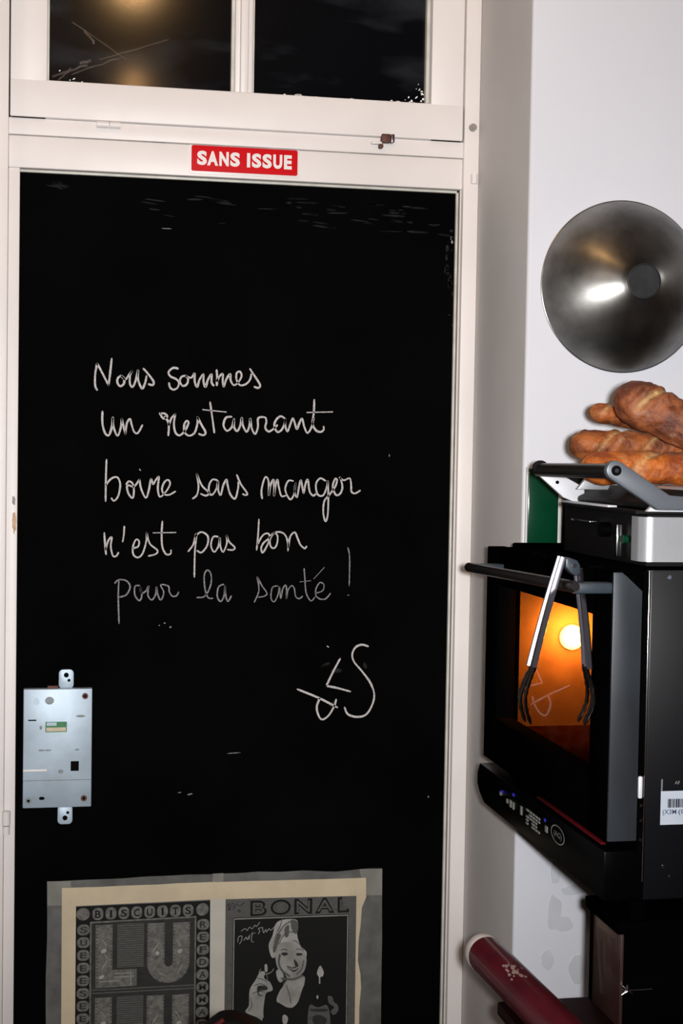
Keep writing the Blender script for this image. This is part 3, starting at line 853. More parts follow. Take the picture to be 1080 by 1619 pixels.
# ------------------------------------------------------------------ posters and tape at the bottom of the panel
PY0 = DY
T = 0.0004
pa = tag(empty('biscuit_poster', (0.168, DY, 0.40)), 'grey biscuit poster with raised LU letters taped to the black door, left of the pair', 'poster')
MB().sheet([(0.0500, 0.30), (0.2840, 0.30), (0.2815, 0.7125), (0.0500, 0.7110)], PY0 - T, T).build('paper', 'ink', pa)
L1 = PY0 - 2 * T
b = MB()
def roundpad(mb, cx, cz, rx, rz, m='print_grey'):
    mb.sheet(rrect(cx - rx, cx + rx, cz - rz, cz + rz, min(rx, rz) * 0.85, 4), L1, T, m)
for i in range(8):
    roundpad(b, 0.0880 + i * 0.02205, 0.6975, 0.0092, 0.0105)
for j in range(17):
    roundpad(b, 0.0640, 0.6708 - j * 0.02205, 0.0105, 0.0094)
    roundpad(b, 0.2688, 0.6715 - j * 0.02205, 0.0105, 0.0094)
b.sheet(ell(0.0630, 0.6980, 0.0115, 0.0108, 18), L1, T, 'print_grey')
b.sheet(ell(0.2672, 0.6980, 0.0105, 0.0112, 18, -0.6), L1, T, 'print_grey')
rim_ = b
b = MB()
b.sheet([(0.0750, 0.30), (0.2580, 0.30), (0.2566, 0.6870), (0.0750, 0.6845)], L1 - T, T, 'print_grey')
b.sheet([(0.0775, 0.30), (0.2555, 0.30), (0.2541, 0.6842), (0.0775, 0.6818)], L1 - 2 * T, T, 'ink_soft')
for zz in (0.5645, 0.5590, 0.4420):
    b.sheet([(0.078, zz), (0.254, zz + 0.0006), (0.254, zz + 0.0028), (0.078, zz + 0.0022)], L1 - 3 * T, T, 'print_mid')
b.build('inner_frame', 'print_grey', pa)
b = MB()
LL = L1 - 3 * T
for dz in (0.0, -0.1265):
    b.sheet([(0.0845, 0.6785 + dz), (0.1132, 0.6785 + dz), (0.1132, 0.5995 + dz), (0.1552, 0.5995 + dz), (0.1552, 0.5700 + dz), (0.0850, 0.5690 + dz)], LL, T, 'print_grey')
    up = [(0.1728, 0.6778 + dz), (0.1728, 0.6085 + dz)]
    for k in range(1, 16):
        a = PI + PI * k / 16
        up.append((0.2092 + 0.0364 * math.cos(a), 0.6085 + dz + 0.0364 * math.sin(a)))
    up += [(0.2456, 0.6085 + dz), (0.2456, 0.6775 + dz), (0.2168, 0.6770 + dz), (0.2168, 0.6080 + dz)]
    for k in range(1, 8):
        a = -PI * k / 8
        up.append((0.2096 + 0.0072 * math.cos(a), 0.6080 + dz + 0.0072 * math.sin(a)))
    up += [(0.2024, 0.6080 + dz), (0.2024, 0.6778 + dz)]
    b.sheet(up, LL, T, 'print_grey')
    b.sheet([(0.1215, 0.6790 + dz), (0.1668, 0.6795 + dz), (0.1668, 0.6030 + dz), (0.1215, 0.6030 + dz)], LL, T, 'print_mid')
    for k in range(20):
        zz = 0.6770 + dz - k * 0.0038
        b.sheet([(0.122, zz), (0.1662, zz + 0.0003), (0.1662, zz + 0.0010), (0.122, zz + 0.0007)], LL - T, T, 'ink_soft')
# ornament stamped on the letters
LO = LL - T
random.seed(21)
for dz in (0.0, -0.1265):
    for k in range(17):                                   # milled edges
        b.sheet([(0.0855, 0.674 + dz - k * 0.006), (0.0885, 0.674 + dz - k * 0.006), (0.0885, 0.6752 + dz - k * 0.006), (0.0855, 0.6752 + dz - k * 0.006)], LO, T, 'ink_soft')
        if k < 12:
            for x in (0.1105, 0.1735, 0.1998, 0.2176, 0.2428):
                b.sheet([(x, 0.674 + dz - k * 0.006), (x + 0.0022, 0.674 + dz - k * 0.006), (x + 0.0022, 0.6752 + dz - k * 0.006), (x, 0.6752 + dz - k * 0.006)], LO, T, 'ink_soft')
    for k in range(11):
        a = PI + PI * (k + 0.5) / 11
        c_, s_ = math.cos(a), math.sin(a)
        b.ribbon([(0.2092 + 0.0330 * c_, 0.6085 + dz + 0.033 * s_), (0.2092 + 0.0360 * c_, 0.6085 + dz + 0.036 * s_)], 0.0006, LO, 'ink_soft', smooth=False)
    for p in (((0.0945, 0.6550), (0.1030, 0.6430)), ((0.0965, 0.6030), (0.1045, 0.6180)), ((0.1000, 0.6280), (0.1045, 0.6180)), ((0.1820, 0.6270), (0.1920, 0.6430)), ((0.2235, 0.6470), (0.2300, 0.6370)), ((0.1950, 0.5900), (0.2050, 0.5850)), ((0.2250, 0.5880), (0.2330, 0.6030)),
              ((0.117, 0.5930), (0.150, 0.5930)), ((0.117, 0.5870), (0.150, 0.5870)), ((0.092, 0.5800), (0.125, 0.5800)), ((0.145, 0.597), (0.145, 0.572))):
        b.ribbon([(p[0][0], p[0][1] + dz), (p[1][0], p[1][1] + dz)], 0.0009, LO, 'print_light', smooth=False)
    for cx, cz, rx, rz in ((0.0985, 0.6330, 0.0050, 0.0035), (0.1900, 0.6250, 0.0035, 0.0035), (0.2290, 0.6270, 0.0045, 0.0035), (0.095, 0.588, 0.005, 0.003)):
        b.sheet(ell(cx, cz + dz, rx, rz, 12, 0.5), LO, T, 'print_light')
    for k in range(34):
        x = random.choice((random.uniform(0.09, 0.108), random.uniform(0.177, 0.198), random.uniform(0.221, 0.241)))
        z = random.uniform(0.585, 0.672) + dz
        an = random.uniform(0, PI)
        b.ribbon([(x, z), (x + 0.004 * math.cos(an), z + 0.004 * math.sin(an))], 0.0005, LO, random.choice(('ink_soft', 'print_mid')), smooth=False)
b.build('stamped_lettering', 'print_grey', pa)
b = rim_
def on_post(u, v):
    return (u, L1 - 1.4 * T, v)
for i, ch in enumerate('BISCUITS'):
    letters(b, ch, 0.0832 + i * 0.02205 + (0.003 if ch == 'I' else 0), 0.0930 + i * 0.02205 - (0.003 if ch == 'I' else 0), 0.6905, 0.7035, on_post, 'ink', 0.02)
for j, ch in enumerate('REFDAMMAF'):
    letters(b, ch, 0.2630, 0.2750, 0.6660 - j * 0.02205, 0.6770 - j * 0.02205, on_post, 'ink_soft', 0.02)
for j, ch in enumerate('SUEEESEE'):
    letters(b, ch, 0.0585, 0.0700, 0.6655 - j * 0.02205, 0.6760 - j * 0.02205, on_post, 'ink_soft', 0.02)
b.build('scalloped_rim', 'print_grey', pa, smooth=False)

pb = tag(empty('aperitif_poster', (0.423, DY, 0.40)), 'black and white BONAL poster of a blond woman raising a glass, taped to the door', 'poster')
MB().sheet([(0.3070, 0.30), (0.5410, 0.30), (0.5395, 0.7120), (0.3070, 0.7125)], PY0 - T, T).build('paper', 'print_mid', pb)
b = MB()
b.sheet([(0.3210, 0.30), (0.5275, 0.30), (0.5262, 0.6790), (0.3210, 0.6805)], L1, T, 'ink')
b.sheet([(0.3222, 0.30), (0.5262, 0.30), (0.5250, 0.6778), (0.3222, 0.6793)], L1 - T, T, 'print_light')
b.sheet([(0.3234, 0.30), (0.5250, 0.30), (0.5238, 0.6764), (0.3234, 0.6779)], L1 - 2 * T, T, 'ink')
b.build('picture_ground', 'ink', pb)
b = MB()
def on_bonal(u, v):
    return (u, PY0 - 2.6 * T, v)
def on_bonal2(u, v):
    return (u, PY0 - 3.2 * T, v)
for ch, x0, x1 in (('B', 0.3510, 0.3800), ('O', 0.3865, 0.4225), ('N', 0.4285, 0.4605), ('A', 0.4655, 0.5005), ('L', 0.5060, 0.5265)):
    letters(b, ch, x0, x1, 0.6822, 0.7098, on_bonal, 'ink', 0.05)
    letters(b, ch, x0 + 0.0042, x1 - 0.0042, 0.6860, 0.7060, on_bonal2, 'print_mid', 0.0)
b.build('title_lettering', 'ink', pb, smooth=False)
POSTER = {
    'woman': [
        ('hair', [(384.0, 629.5), (390.6, 647.3), (396.3, 668.1), (409.8, 674.2), (427.9, 674.3), (435.5, 667.9), (434.4, 645.3), (440.7, 626.9), (451.5, 614.2), (447.1, 602.3), (428.7, 621.4), (410.5, 628.3), (398.7, 610.7), (389.7, 608.1)]),
        ('face', [(396.9, 628.9), (410.4, 634.3), (428.5, 630.4), (445.4, 617.6), (451.7, 602.1), (449.0, 584.1), (441.5, 573.8), (429.5, 568.4), (414.4, 570.6), (405.2, 580.2), (397.4, 598.7)]),
        ('hairshade', [(423.4, 673.0), (435.5, 667.9), (433.7, 648.4), (425.1, 654.8)]),
        ('hairshade', [(392.3, 635.1), (398.1, 649.9), (405.7, 646.6), (401.3, 634.7), (397.0, 619.8), (392.0, 617.0)]),
        ('hairshade', [(411.5, 658.4), (419.0, 664.1), (419.2, 646.0), (413.3, 643.2)]),
        ('dark', [(406.2, 614.9), (415.2, 616.0), (418.3, 612.2), (410.7, 610.1)]),
        ('dark', [(433.3, 613.6), (442.4, 613.2), (444.0, 610.1), (434.9, 609.0)]),
        ('dark', [(429.0, 603.2), (435.1, 596.9), (436.7, 590.7), (431.6, 591.6)]),
        ('dark', [(417.1, 589.2), (429.3, 583.5), (438.3, 587.6), (429.3, 580.5)]),
        ('neck', [(411.3, 573.8), (429.5, 566.8), (447.6, 572.0), (448.4, 559.8), (443.6, 538.8), (433.3, 521.2), (421.2, 517.3), (399.9, 529.0), (404.2, 546.9), (411.5, 558.7)]),
        ('dark', [(408.2, 581.5), (417.4, 570.5), (411.5, 560.2), (405.3, 571.1)]),
        ('hand', [(361.8, 570.2), (369.1, 583.5), (378.1, 583.0), (376.7, 572.5), (387.3, 564.4), (392.1, 550.6), (381.6, 546.6), (378.7, 539.2), (376.1, 515.2), (376.3, 497.0), (364.2, 503.7), (344.6, 513.8), (350.4, 525.6), (351.5, 552.7)]),
        ('dark', [(364.9, 558.0), (375.4, 559.0), (383.0, 555.6), (381.5, 551.1), (369.5, 550.2), (368.1, 544.3), (375.7, 540.9), (366.6, 542.8)]),
        ('hand', [(397.6, 583.6), (405.1, 586.2), (411.3, 573.8), (406.9, 563.4), (400.8, 568.3)]),
        ('gleam', [(377.3, 596.0), (381.5, 595.8), (382.2, 584.3), (378.0, 584.5)]),
        ('dress', [(396.9, 529.2), (421.2, 516.3), (434.8, 519.6), (447.9, 556.8), (457.1, 547.2), (458.1, 486.4), (379.4, 490.8), (382.1, 511.8)]),
        ('gleam', [(410.0, 502.7), (414.8, 505.5), (420.0, 499.1), (417.1, 488.7), (411.1, 490.5)]),
        ('gleam', [(474.7, 588.9), (477.7, 588.7), (482.5, 577.9), (480.5, 570.4), (476.5, 569.3), (476.7, 558.4), (474.3, 558.5), (473.8, 569.5), (470.4, 575.4), (471.7, 582.9)]),
        ('gleam', [(471.0, 537.4), (473.7, 535.7), (472.6, 530.6), (470.1, 532.9)]),
        ('label', [(457.6, 519.2), (472.8, 515.4), (491.1, 516.5), (493.4, 472.2), (458.3, 474.2)]),
        ('dark', [(462.2, 513.5), (488.1, 512.1), (488.2, 507.5), (462.3, 509.0)]),
        ('dark', [(464.0, 498.2), (473.1, 502.3), (488.4, 495.3), (485.5, 484.8), (467.2, 485.8)]),
        ('flower', [(490.8, 534.8), (498.5, 532.9), (501.7, 523.6), (507.9, 518.7), (509.6, 507.9), (502.1, 500.7), (495.9, 507.1), (501.9, 514.4), (492.6, 522.5)]),
    ],
    'autograph': [
        [(335.1, 657.2), (342.5, 661.4), (345.5, 657.7), (349.9, 663.5), (354.5, 660.3), (358.9, 666.7), (361.9, 664.2), (367.8, 671.7)],
        [(329.4, 638.0), (330.8, 646.9), (336.7, 648.2), (335.4, 639.2), (332.4, 634.8)],
        [(339.8, 640.5), (344.2, 646.3), (345.8, 641.8), (350.2, 649.1), (348.8, 641.6)],
        [(355.4, 654.8), (353.3, 639.9), (357.8, 636.7)],
        [(351.6, 650.5), (360.6, 653.1)],
        [(370.9, 661.7), (365.5, 660.4), (368.0, 655.8), (365.1, 650.8)],
        [(372.4, 663.1), (374.6, 652.5), (378.5, 658.3), (380.0, 653.8), (384.4, 659.6), (387.5, 656.4), (396.4, 665.1)],
    ],
    'topleft': [
        [(309.2, 700.3), (313.6, 706.1), (313.2, 695.6), (319.5, 707.4), (322.6, 698.3), (327.0, 705.6), (331.5, 700.9), (341.0, 708.0)],
        [(310.8, 695.7), (322.7, 696.8)],
        [(328.7, 692.0), (331.6, 694.9), (331.1, 690.4), (334.6, 693.3)],
    ],
}
P2 = L1 - 3 * T
mp_ = {'hair': 'print_light', 'face': 'print_skin', 'hairshade': 'print_mid', 'dark': 'ink_soft', 'neck': 'print_skin', 'hand': 'print_skin', 'gleam': 'print_light', 'dress': 'ink', 'label': 'print_mid', 'flower': 'print_mid'}
b = MB()
for i, (kd, poly) in enumerate(POSTER['woman']):
    P = [Vector((x / 1000, z / 1000)) for x, z in poly]
    Q = []
    n = len(P)
    for a in range(n):                                   # rounded outline
        p0, p1, p2, p3 = P[a - 1], P[a], P[(a + 1) % n], P[(a + 2) % n]
        for kk in range(4):
            u = kk / 4
            v = 0.5 * ((2 * p1) + (p2 - p0) * u + (2 * p0 - 5 * p1 + 4 * p2 - p3) * u * u + (3 * p1 - p0 - 3 * p2 + p3) * u ** 3)
            Q.append((v.x, v.y))
    b.sheet(Q, P2 - i * 0.00012, 0.00012, mp_[kd])
YF = P2 - 0.0030
def gpx(a):
    return [(0.3073 + (x - 100) * 0.0003015, 0.7123 - (y - 235) * 0.000304) for x, y in a]
for st, w, m in (([(395, 470), (420, 420), (450, 385), (490, 365)], 0.0010, 'print_mid'), ([(410, 500), (440, 450), (480, 430), (515, 440)], 0.0008, 'print_mid'), ([(375, 520), (385, 470), (400, 430)], 0.0009, 'print_skin'),
              ([(500, 480), (530, 500), (560, 545)], 0.0009, 'print_mid'), ([(430, 350), (420, 390), (400, 430)], 0.0008, 'print_mid'),
              ([(420, 560), (415, 610), (435, 655), (480, 690)], 0.0018, 'print_mid'), ([(560, 600), (550, 650), (520, 680)], 0.0012, 'print_mid'), ([(430, 700), (500, 708), (556, 690)], 0.0020, 'print_mid'),
              ([(425, 535), (445, 530), (465, 538)], 0.0005, 'ink'), ([(515, 535), (535, 532), (550, 540)], 0.0005, 'ink'), ([(462, 630), (495, 642), (528, 630)], 0.0008, 'ink'),
              ([(290, 690), (320, 700), (350, 715)], 0.0005, 'ink_soft'), ([(270, 735), (310, 725), (345, 745)], 0.0005, 'ink_soft'), ([(262, 780), (300, 768), (335, 775)], 0.0005, 'ink_soft'), ([(250, 800), (260, 850), (240, 880)], 0.0007, 'print_mid'),
              ([(460, 740), (480, 800), (490, 850)], 0.0009, 'print_mid'), ([(310, 640), (300, 660), (330, 672), (370, 660), (385, 640)], 0.0006, 'print_light'), ([(345, 672), (350, 720)], 0.0005, 'print_light')):
    b.ribbon(gpx(st), w, YF, m)
b.build('printed_figure', 'print_skin', pb)
b = MB()
for st in POSTER['autograph']:
    b.ribbon([(x / 1000, z / 1000) for x, z in st], 0.0005, P2, 'print_light')
for st in POSTER['topleft']:
    b.ribbon([(x / 1000, z / 1000) for x, z in st], 0.0005, PY0 - 2 * T, 'ink')
b.build('handwritten_note', 'print_light', pb)

def tape(name, poly, y, m, lab, grp):
    o = MB().sheet(poly, y, 0.0004).build(name, m)
    return tag(o, lab, 'tape', grp)
def wav(x0, z0, x1, z1, n, amp, seed):
    out = []
    for k in range(n + 1):
        u = k / n
        j = amp * noise.noise(Vector((u * 5 + seed, seed * 2.3, 0.7)))
        if abs(x1 - x0) > abs(z1 - z0):
            out.append((x0 + (x1 - x0) * u, z0 + (z1 - z0) * u + j))
        else:
            out.append((x0 + (x1 - x0) * u + j, z0 + (z1 - z0) * u))
    return out
g1 = 'grey tape round the posters'
g2 = 'masking tape on the posters'
YT = PY0 - 0.0001
tape('grey_tape', wav(0.0030, 0.7570, 0.3020, 0.7600, 14, 0.002, 1) + wav(0.3020, 0.7600, 0.5855, 0.7575, 14, 0.004, 2)[1:] + [(0.5860, 0.7105), (0.0030, 0.7105)], YT + 0.0001, 'tape_grey', 'wide grey tape strip across the top of both posters', g1)
tape('grey_tape', wav(0.0022, 0.30, 0.0026, 0.7572, 14, 0.002, 5) + [(0.0500, 0.7560), (0.0500, 0.30)], YT - 0.0004, 'tape_grey', 'grey tape strip down the left side of the biscuit poster', g1)
tape('grey_tape', [(0.5420, 0.30), (0.5440, 0.7560), (0.5856, 0.7565)] + wav(0.5860, 0.7560, 0.5905, 0.30, 14, 0.0015, 6), YT - 0.0004, 'tape_grey', 'grey tape strip down the right side of the woman poster', g1)
ov = MB()
ov.sheet([(0.0032, 0.7150), (0.0030, 0.7570), (0.0415, 0.7560), (0.0460, 0.7150)], YT - 0.0008, 0.0003)
tag(ov.build('grey_tape', 'tape_grey_lt'), 'short pale grey tape square at the top left poster corner', 'tape', g1)
ov = MB()
ov.sheet([(0.5555, 0.7110), (0.5440, 0.7585), (0.5852, 0.7572), (0.5860, 0.7105)], YT - 0.0008, 0.0003)
tag(ov.build('grey_tape', 'tape_grey_lt'), 'short pale grey tape square at the top right poster corner', 'tape', g1)
ov = MB()
ov.sheet([(0.2840, 0.7420), (0.2840, 0.7600), (0.3030, 0.7602), (0.3030, 0.7420)], YT - 0.0008, 0.0003)
tag(ov.build('grey_tape', 'tape_grey_lt'), 'small pale grey tape tab above the gap between the posters', 'tape', g1)
tape('masking_tape', wav(0.0270, 0.7445, 0.2890, 0.7455, 8, 0.001, 9) + [(0.2890, 0.7150), (0.0272, 0.7125)], YT - 0.0012, 'tape_cream', 'cream masking tape strip along the top of the biscuit poster', g2)
tape('masking_tape', wav(0.2830, 0.7455, 0.5558, 0.7428, 8, 0.001, 10) + [(0.5562, 0.7110), (0.2830, 0.7150)], YT - 0.0016, 'tape_cream', 'cream masking tape strip along the top of the woman poster', g2)
tape('masking_tape', [(0.0285, 0.30), (0.0270, 0.7440), (0.0508, 0.7440), (0.0515, 0.30)], YT - 0.0016, 'tape_cream', 'cream masking tape strip down the left edge of the biscuit poster', g2)
tape('masking_tape', [(0.2838, 0.30), (0.2805, 0.7150), (0.3072, 0.7160), (0.3085, 0.30)], YT - 0.0012, 'tape_white', 'whitish masking tape strip in the gap between the two posters', g2)
tape('masking_tape', [(0.5408, 0.30), (0.5392, 0.7420), (0.5560, 0.7425), (0.5570, 0.7080), (0.5495, 0.6900), (0.5475, 0.6550), (0.5445, 0.6300), (0.5440, 0.5950), (0.5490, 0.5700), (0.5505, 0.5450), (0.5480, 0.5100), (0.5500, 0.30)], YT - 0.0020, 'tape_cream', 'torn narrow cream tape strip down the right edge of the woman poster', g2)

# ------------------------------------------------------------------ tiles on the right-hand wall
def tile(x0, x1, z0, z1, m, lab):
    t = empty('wall_tile', ((x0 + x1) / 2, WY, z0))
    tag(t, lab, 'tile', 'glazed tiles behind the oven')
    MB().box(x0, x1, WY - 0.007, WY, z0, z1, 0.0015).build('glazed_face', m, t)
    MB().box(x0 - 0.0028, x1 + 0.0028, WY - 0.004, WY, z0 - 0.0024, z1 + 0.002).build('grout', 'grout', t)
tile(0.7385, 0.7885, 1.3320, 1.4740, 'green_tile', 'narrow dark green wall tile edged with white grout above the oven door')
tile(0.7945, 0.8900, 1.3320, 1.4740, 'black_tile', 'black wall tile right of the green one, behind the contact grill')

# ------------------------------------------------------------------ wok on the wall
WC = Vector((0.8885, WY, 1.7635))
wk = tag(empty('wok', WC), 'round spun iron wok hung bottom outward on the white wall above the bread', 'wok')
WR = 0.1345
prof = []
for i in range(33):
    u = i / 32
    a = u * math.radians(68)
    Rr = WR / math.sin(math.radians(68))
    r = Rr * math.sin(math.radians(68) - a)
    h = Rr * (math.cos(math.radians(68) - a) - math.cos(math.radians(68)))
    if r < 0.0275:
        break
    prof.append((r, 0.004 + h * 0.98))
hb = prof[-1][1]
bow = MB().lathe([(WR - 0.003, 0.0), (WR + 0.0012, 0.0008), (WR + 0.0012, 0.0035)] + prof + [(0.0255, hb - 0.0010)], WC, (0, -1, 0), 96)
bow.build('bowl', 'wok', wk, origin=WC)
MB().lathe([(0.0268, hb - 0.002), (0.0268, hb + 0.0022), (0.0255, hb + 0.0026), (0.0245, hb + 0.0012), (0.0, hb + 0.0008)], WC, (0, -1, 0), 48).build('flat_base', 'wok_base', wk, origin=WC)

# ------------------------------------------------------------------ oven
OX, OY0, OY1 = 0.654, 1.690, 2.217
ov = tag(empty('countertop_oven', (0.90, 1.95, 0.965)), 'black countertop oven with a glowing glass door facing left', 'oven')
bx = MB()
# shell with an open front: floor, roof, back, far side, near side
bx.box(0.693, 1.160, OY0 + 0.004, OY1, 0.965, 1.085, 0.003)
bx.box(0.693, 1.160, OY0 + 0.004, OY1, 1.335, 1.362, 0.003)
bx.box(1.110, 1.160, OY0 + 0.004, OY1, 1.080, 1.340)
bx.box(0.693, 1.115, 2.180, OY1, 1.080, 1.340)
bx.box(0.693, 1.115, OY0 + 0.004, 1.735, 1.080, 1.340)
bx.build('body', 'oven_black', ov)
cv = MB()
cv.box(0.695, 1.105, 1.736, 2.179, 1.0855, 1.0875, 0.0, 'cavity_base')
cv.box(0.695, 1.106, 1.7365, 1.7385, 1.0875, 1.333, 0.0, 'cavity_base')
cv.box(0.695, 1.105, 1.736, 2.179, 1.3325, 1.3345, 0.0, 'cavity')
cv.box(1.1065, 1.1085, 1.736, 2.179, 1.087, 1.333, 0.0, 'cavity')
cv.box(0.695, 1.106, 2.1765, 2.1785, 1.087, 1.333, 0.0, 'cavity')
cv.build('cavity_lining', 'cavity', ov)
sp = MB()
sp.box(0.7005, 1.158, OY0, OY0 + 0.0045, 0.968, 1.362, 0.0012)
spo = sp.build('side_panel', 'oven_panel', ov)
for x, z, r in ((0.7248, 1.007, 0.0022), (0.733, 0.995, 0.0014), (0.7235, 1.3545, 0.0024)):
    MB().prism(ell(x, z, r, r, 12), 'Y', OY0 - 0.001, OY0 + 0.001, 0.0).build('screw', 'chrome', spo)
eg = MB().box(0.6975, 0.7005, OY0 - 0.0015, OY0 + 0.005, 0.990, 1.362, 0.0006).build('edge_strip', 'chrome', ov)
lb = MB()
lb.box(0.7195, 0.8050, OY0 - 0.0006, OY0 + 0.0002, 1.0580, 1.0985, 0.0, 'label_white')
random.seed(8)
x = 0.7285
while x < 0.797:
    w = random.choice((0.0005, 0.0008, 0.0012, 0.0020))
    lb.box(x, x + w, OY0 - 0.0009, OY0 - 0.0005, 1.0785, 1.0890, 0.0, 'label_ink')
    x += w + random.choice((0.0004, 0.0006, 0.0010))
def on_side(u, v):
    return (u, OY0 - 0.0010, v)
letters(lb, '(X3M', 0.7220, 0.7395, 1.0690, 1.0765, on_side, 'label_blue', 0.01)
letters(lb, '(01)', 0.7420, 0.7600, 1.0690, 1.0765, on_side, 'label_blue', 0.01)
lb.box(0.7195, 0.7215, OY0 - 0.0005, OY0 + 0.0002, 1.0985, 1.1130, 0.0, 'rivet')
letters(lb, 'AF', 0.7365, 0.7430, 1.1065, 1.1105, on_side, 'mark', 0.0)
lb.build('barcode_label', 'label_white', ov, smooth=False)
# door: black frame, steel edge, glass
dd = MB()
DX0, DX1, DZ0, DZ1 = OX, 0.682, 1.036, 1.3565
dd.box(DX0, DX1, OY0 + 0.003, 1.7600, DZ0, DZ1, 0.002)
dd.box(DX0, DX1, 2.1560, OY1, DZ0, DZ1, 0.002)
dd.box(DX0 + 0.0004, DX1, 1.7500, 2.1700, 1.3030, DZ1, 0.002)
dd.box(DX0 + 0.0004, DX1, 1.7500, 2.1700, DZ0, 1.1040, 0.002)
door = dd.build('oven_door', 'oven_black', ov)
MB().prism([(0.6535, DZ0 + 0.004), (0.6895, DZ0 + 0.004), (0.6895, 1.3380), (0.6720, 1.3535), (0.6640, 1.3600), (0.6535, 1.3600)], 'Y', OY0 - 0.0015, OY0 + 0.003, 0.0006).build('steel_edge', 'door_steel', door)
MB().box(OX + 0.023, OX + 0.027, 1.7540, 2.1640, 1.1000, 1.3080).build('glass', 'oven_glass', door)
vt = MB()
for k in range(8):
    vt.box(0.664, 0.684, 1.80 + k * 0.045, 1.832 + k * 0.045, DZ1 - 0.001, DZ1 + 0.0035, 0.001)
vt.build('vent_slot', 'oven_black', door)
hn = MB()
HX = 0.6085
hn.tube([(HX, 1.694, 1.3425), (HX, 1.701, 1.3422), (HX, 2.155, 1.3290), (HX, 2.164, 1.3288)], [0.0052, 0.0072, 0.0072, 0.0048], 18)
hno = hn.build('door_handle', 'handle_black', door)
for y, z in ((1.704, 1.3415), (2.140, 1.3295)):
    bk = MB()
    bk.box(HX - 0.002, OX + 0.004, y - 0.009, y + 0.009, z - 0.0075, z + 0.006, 0.003)
    bk.build('handle_bracket', 'plastic_grey', hno)
# lamp in the far side of the cavity, rack rails
MB().lathe([(0.019, 0.0), (0.019, 0.004), (0.016, 0.009), (0.008, 0.0125), (0.0, 0.0135)], (0.777, 2.1765, 1.222), (0, -1, 0), 28).build('lamp_cover', 'lamp_glow', ov)
light('oven_lamp_light', 'POINT', (0.777, 2.138, 1.230), 8.5, (1.0, 0.50, 0.12), 0.02)
# control panel under the door
cp = MB()
cp.prism([(OY0, 0.968), (2.196, 0.968), (2.222, 0.979), (2.234, 0.990), (2.234, 1.008), (2.222, 1.024), (OY0, 1.028)], 'X', 0.6500, 0.6960, 0.0025)
cpo = cp.build('control_panel', 'oven_gloss', ov)
CX = 0.6494
def panel_quad(mb, y0, y1, z0, z1, m):
    mb.box(CX - 0.0004, CX + 0.0012, y0, y1, z0, z1, 0.0, m)
random.seed(5)
def icon(quads, m):
    q_ = MB()
    for a in quads:
        panel_quad(q_, *a, m)
    q_.build('blue_light' if m == 'led_blue' else 'button_icon', m, cpo)
for y, z, h in ((2.072, 0.999, 0.006), (2.056, 0.999, 0.010), (2.043, 0.999, 0.010), (2.006, 1.001, 0.012)):
    icon([(y, y + 0.007, z - h / 2, z + h / 2)], 'mark')
for r_ in range(5):
    icon([(1.928 + c_ * 0.0125, 1.9365 + c_ * 0.0125, 0.9885 + r_ * 0.0046, 0.9911 + r_ * 0.0046) for c_ in range(5) if random.random() < 0.8], 'mark')
icon([(1.896, 1.905, 0.998, 1.006)], 'mark')
icon([(2.105, 2.112, 1.000, 1.005)], 'mark')
for y, z in ((2.099, 1.0045), (2.045, 1.0125), (1.905, 1.0105)):
    icon([(y, y + 0.005, z, z + 0.004)], 'led_blue')
rg = MB()
n = 40
vv = []
for k in range(n):
    a = 2 * PI * k / n
    for f in (1.0, 0.885):
        vv.append((CX - 0.0006, 1.853 + 0.0270 * f * math.cos(a), 1.0065 + 0.0118 * f * math.sin(a)))
rg.add(vv, [[2 * k, 2 * k + 1, (2 * k + 3) % (2 * n), (2 * k + 2) % (2 * n)] for k in range(n)], 'mark')
def on_panel(u, v):
    return (CX - 0.0006, u, v)
letters(rg, '(AG)', 1.868, 1.838, 1.0010, 1.0105, on_panel, 'mark', 0.0)
rg.build('ring_emblem', 'mark', cpo, smooth=False)
MB().box(0.6535, 0.6600, OY0 + 0.02, 1.955, 1.0308, 1.0336, 0.0008).build('painted_glow_strip', 'glow_red', cpo)  # oven glow reflected under the door, painted as a thin red strip
sh = MB()
sh.box(0.691, 0.6965, OY0 - 0.001, OY0 + 0.004, 1.0900, 1.1170, 0.002)
sh.build('door_hinge', 'bright_alu', ov)
for z in (1.082, 1.064, 1.041):
    MB().prism(ell(0.6945, z, 0.0018, 0.0018, 10), 'Y', OY0 - 0.001, OY0 + 0.006, 0.0).build('hinge_screw', 'chrome', ov)
for y in (1.79, 1.865):
    for x in (0.735, 1.10):
        MB().cyl((x, y, 0.9155), (x, y, 0.967), 0.014, 16).build('foot', 'oven_black', ov)

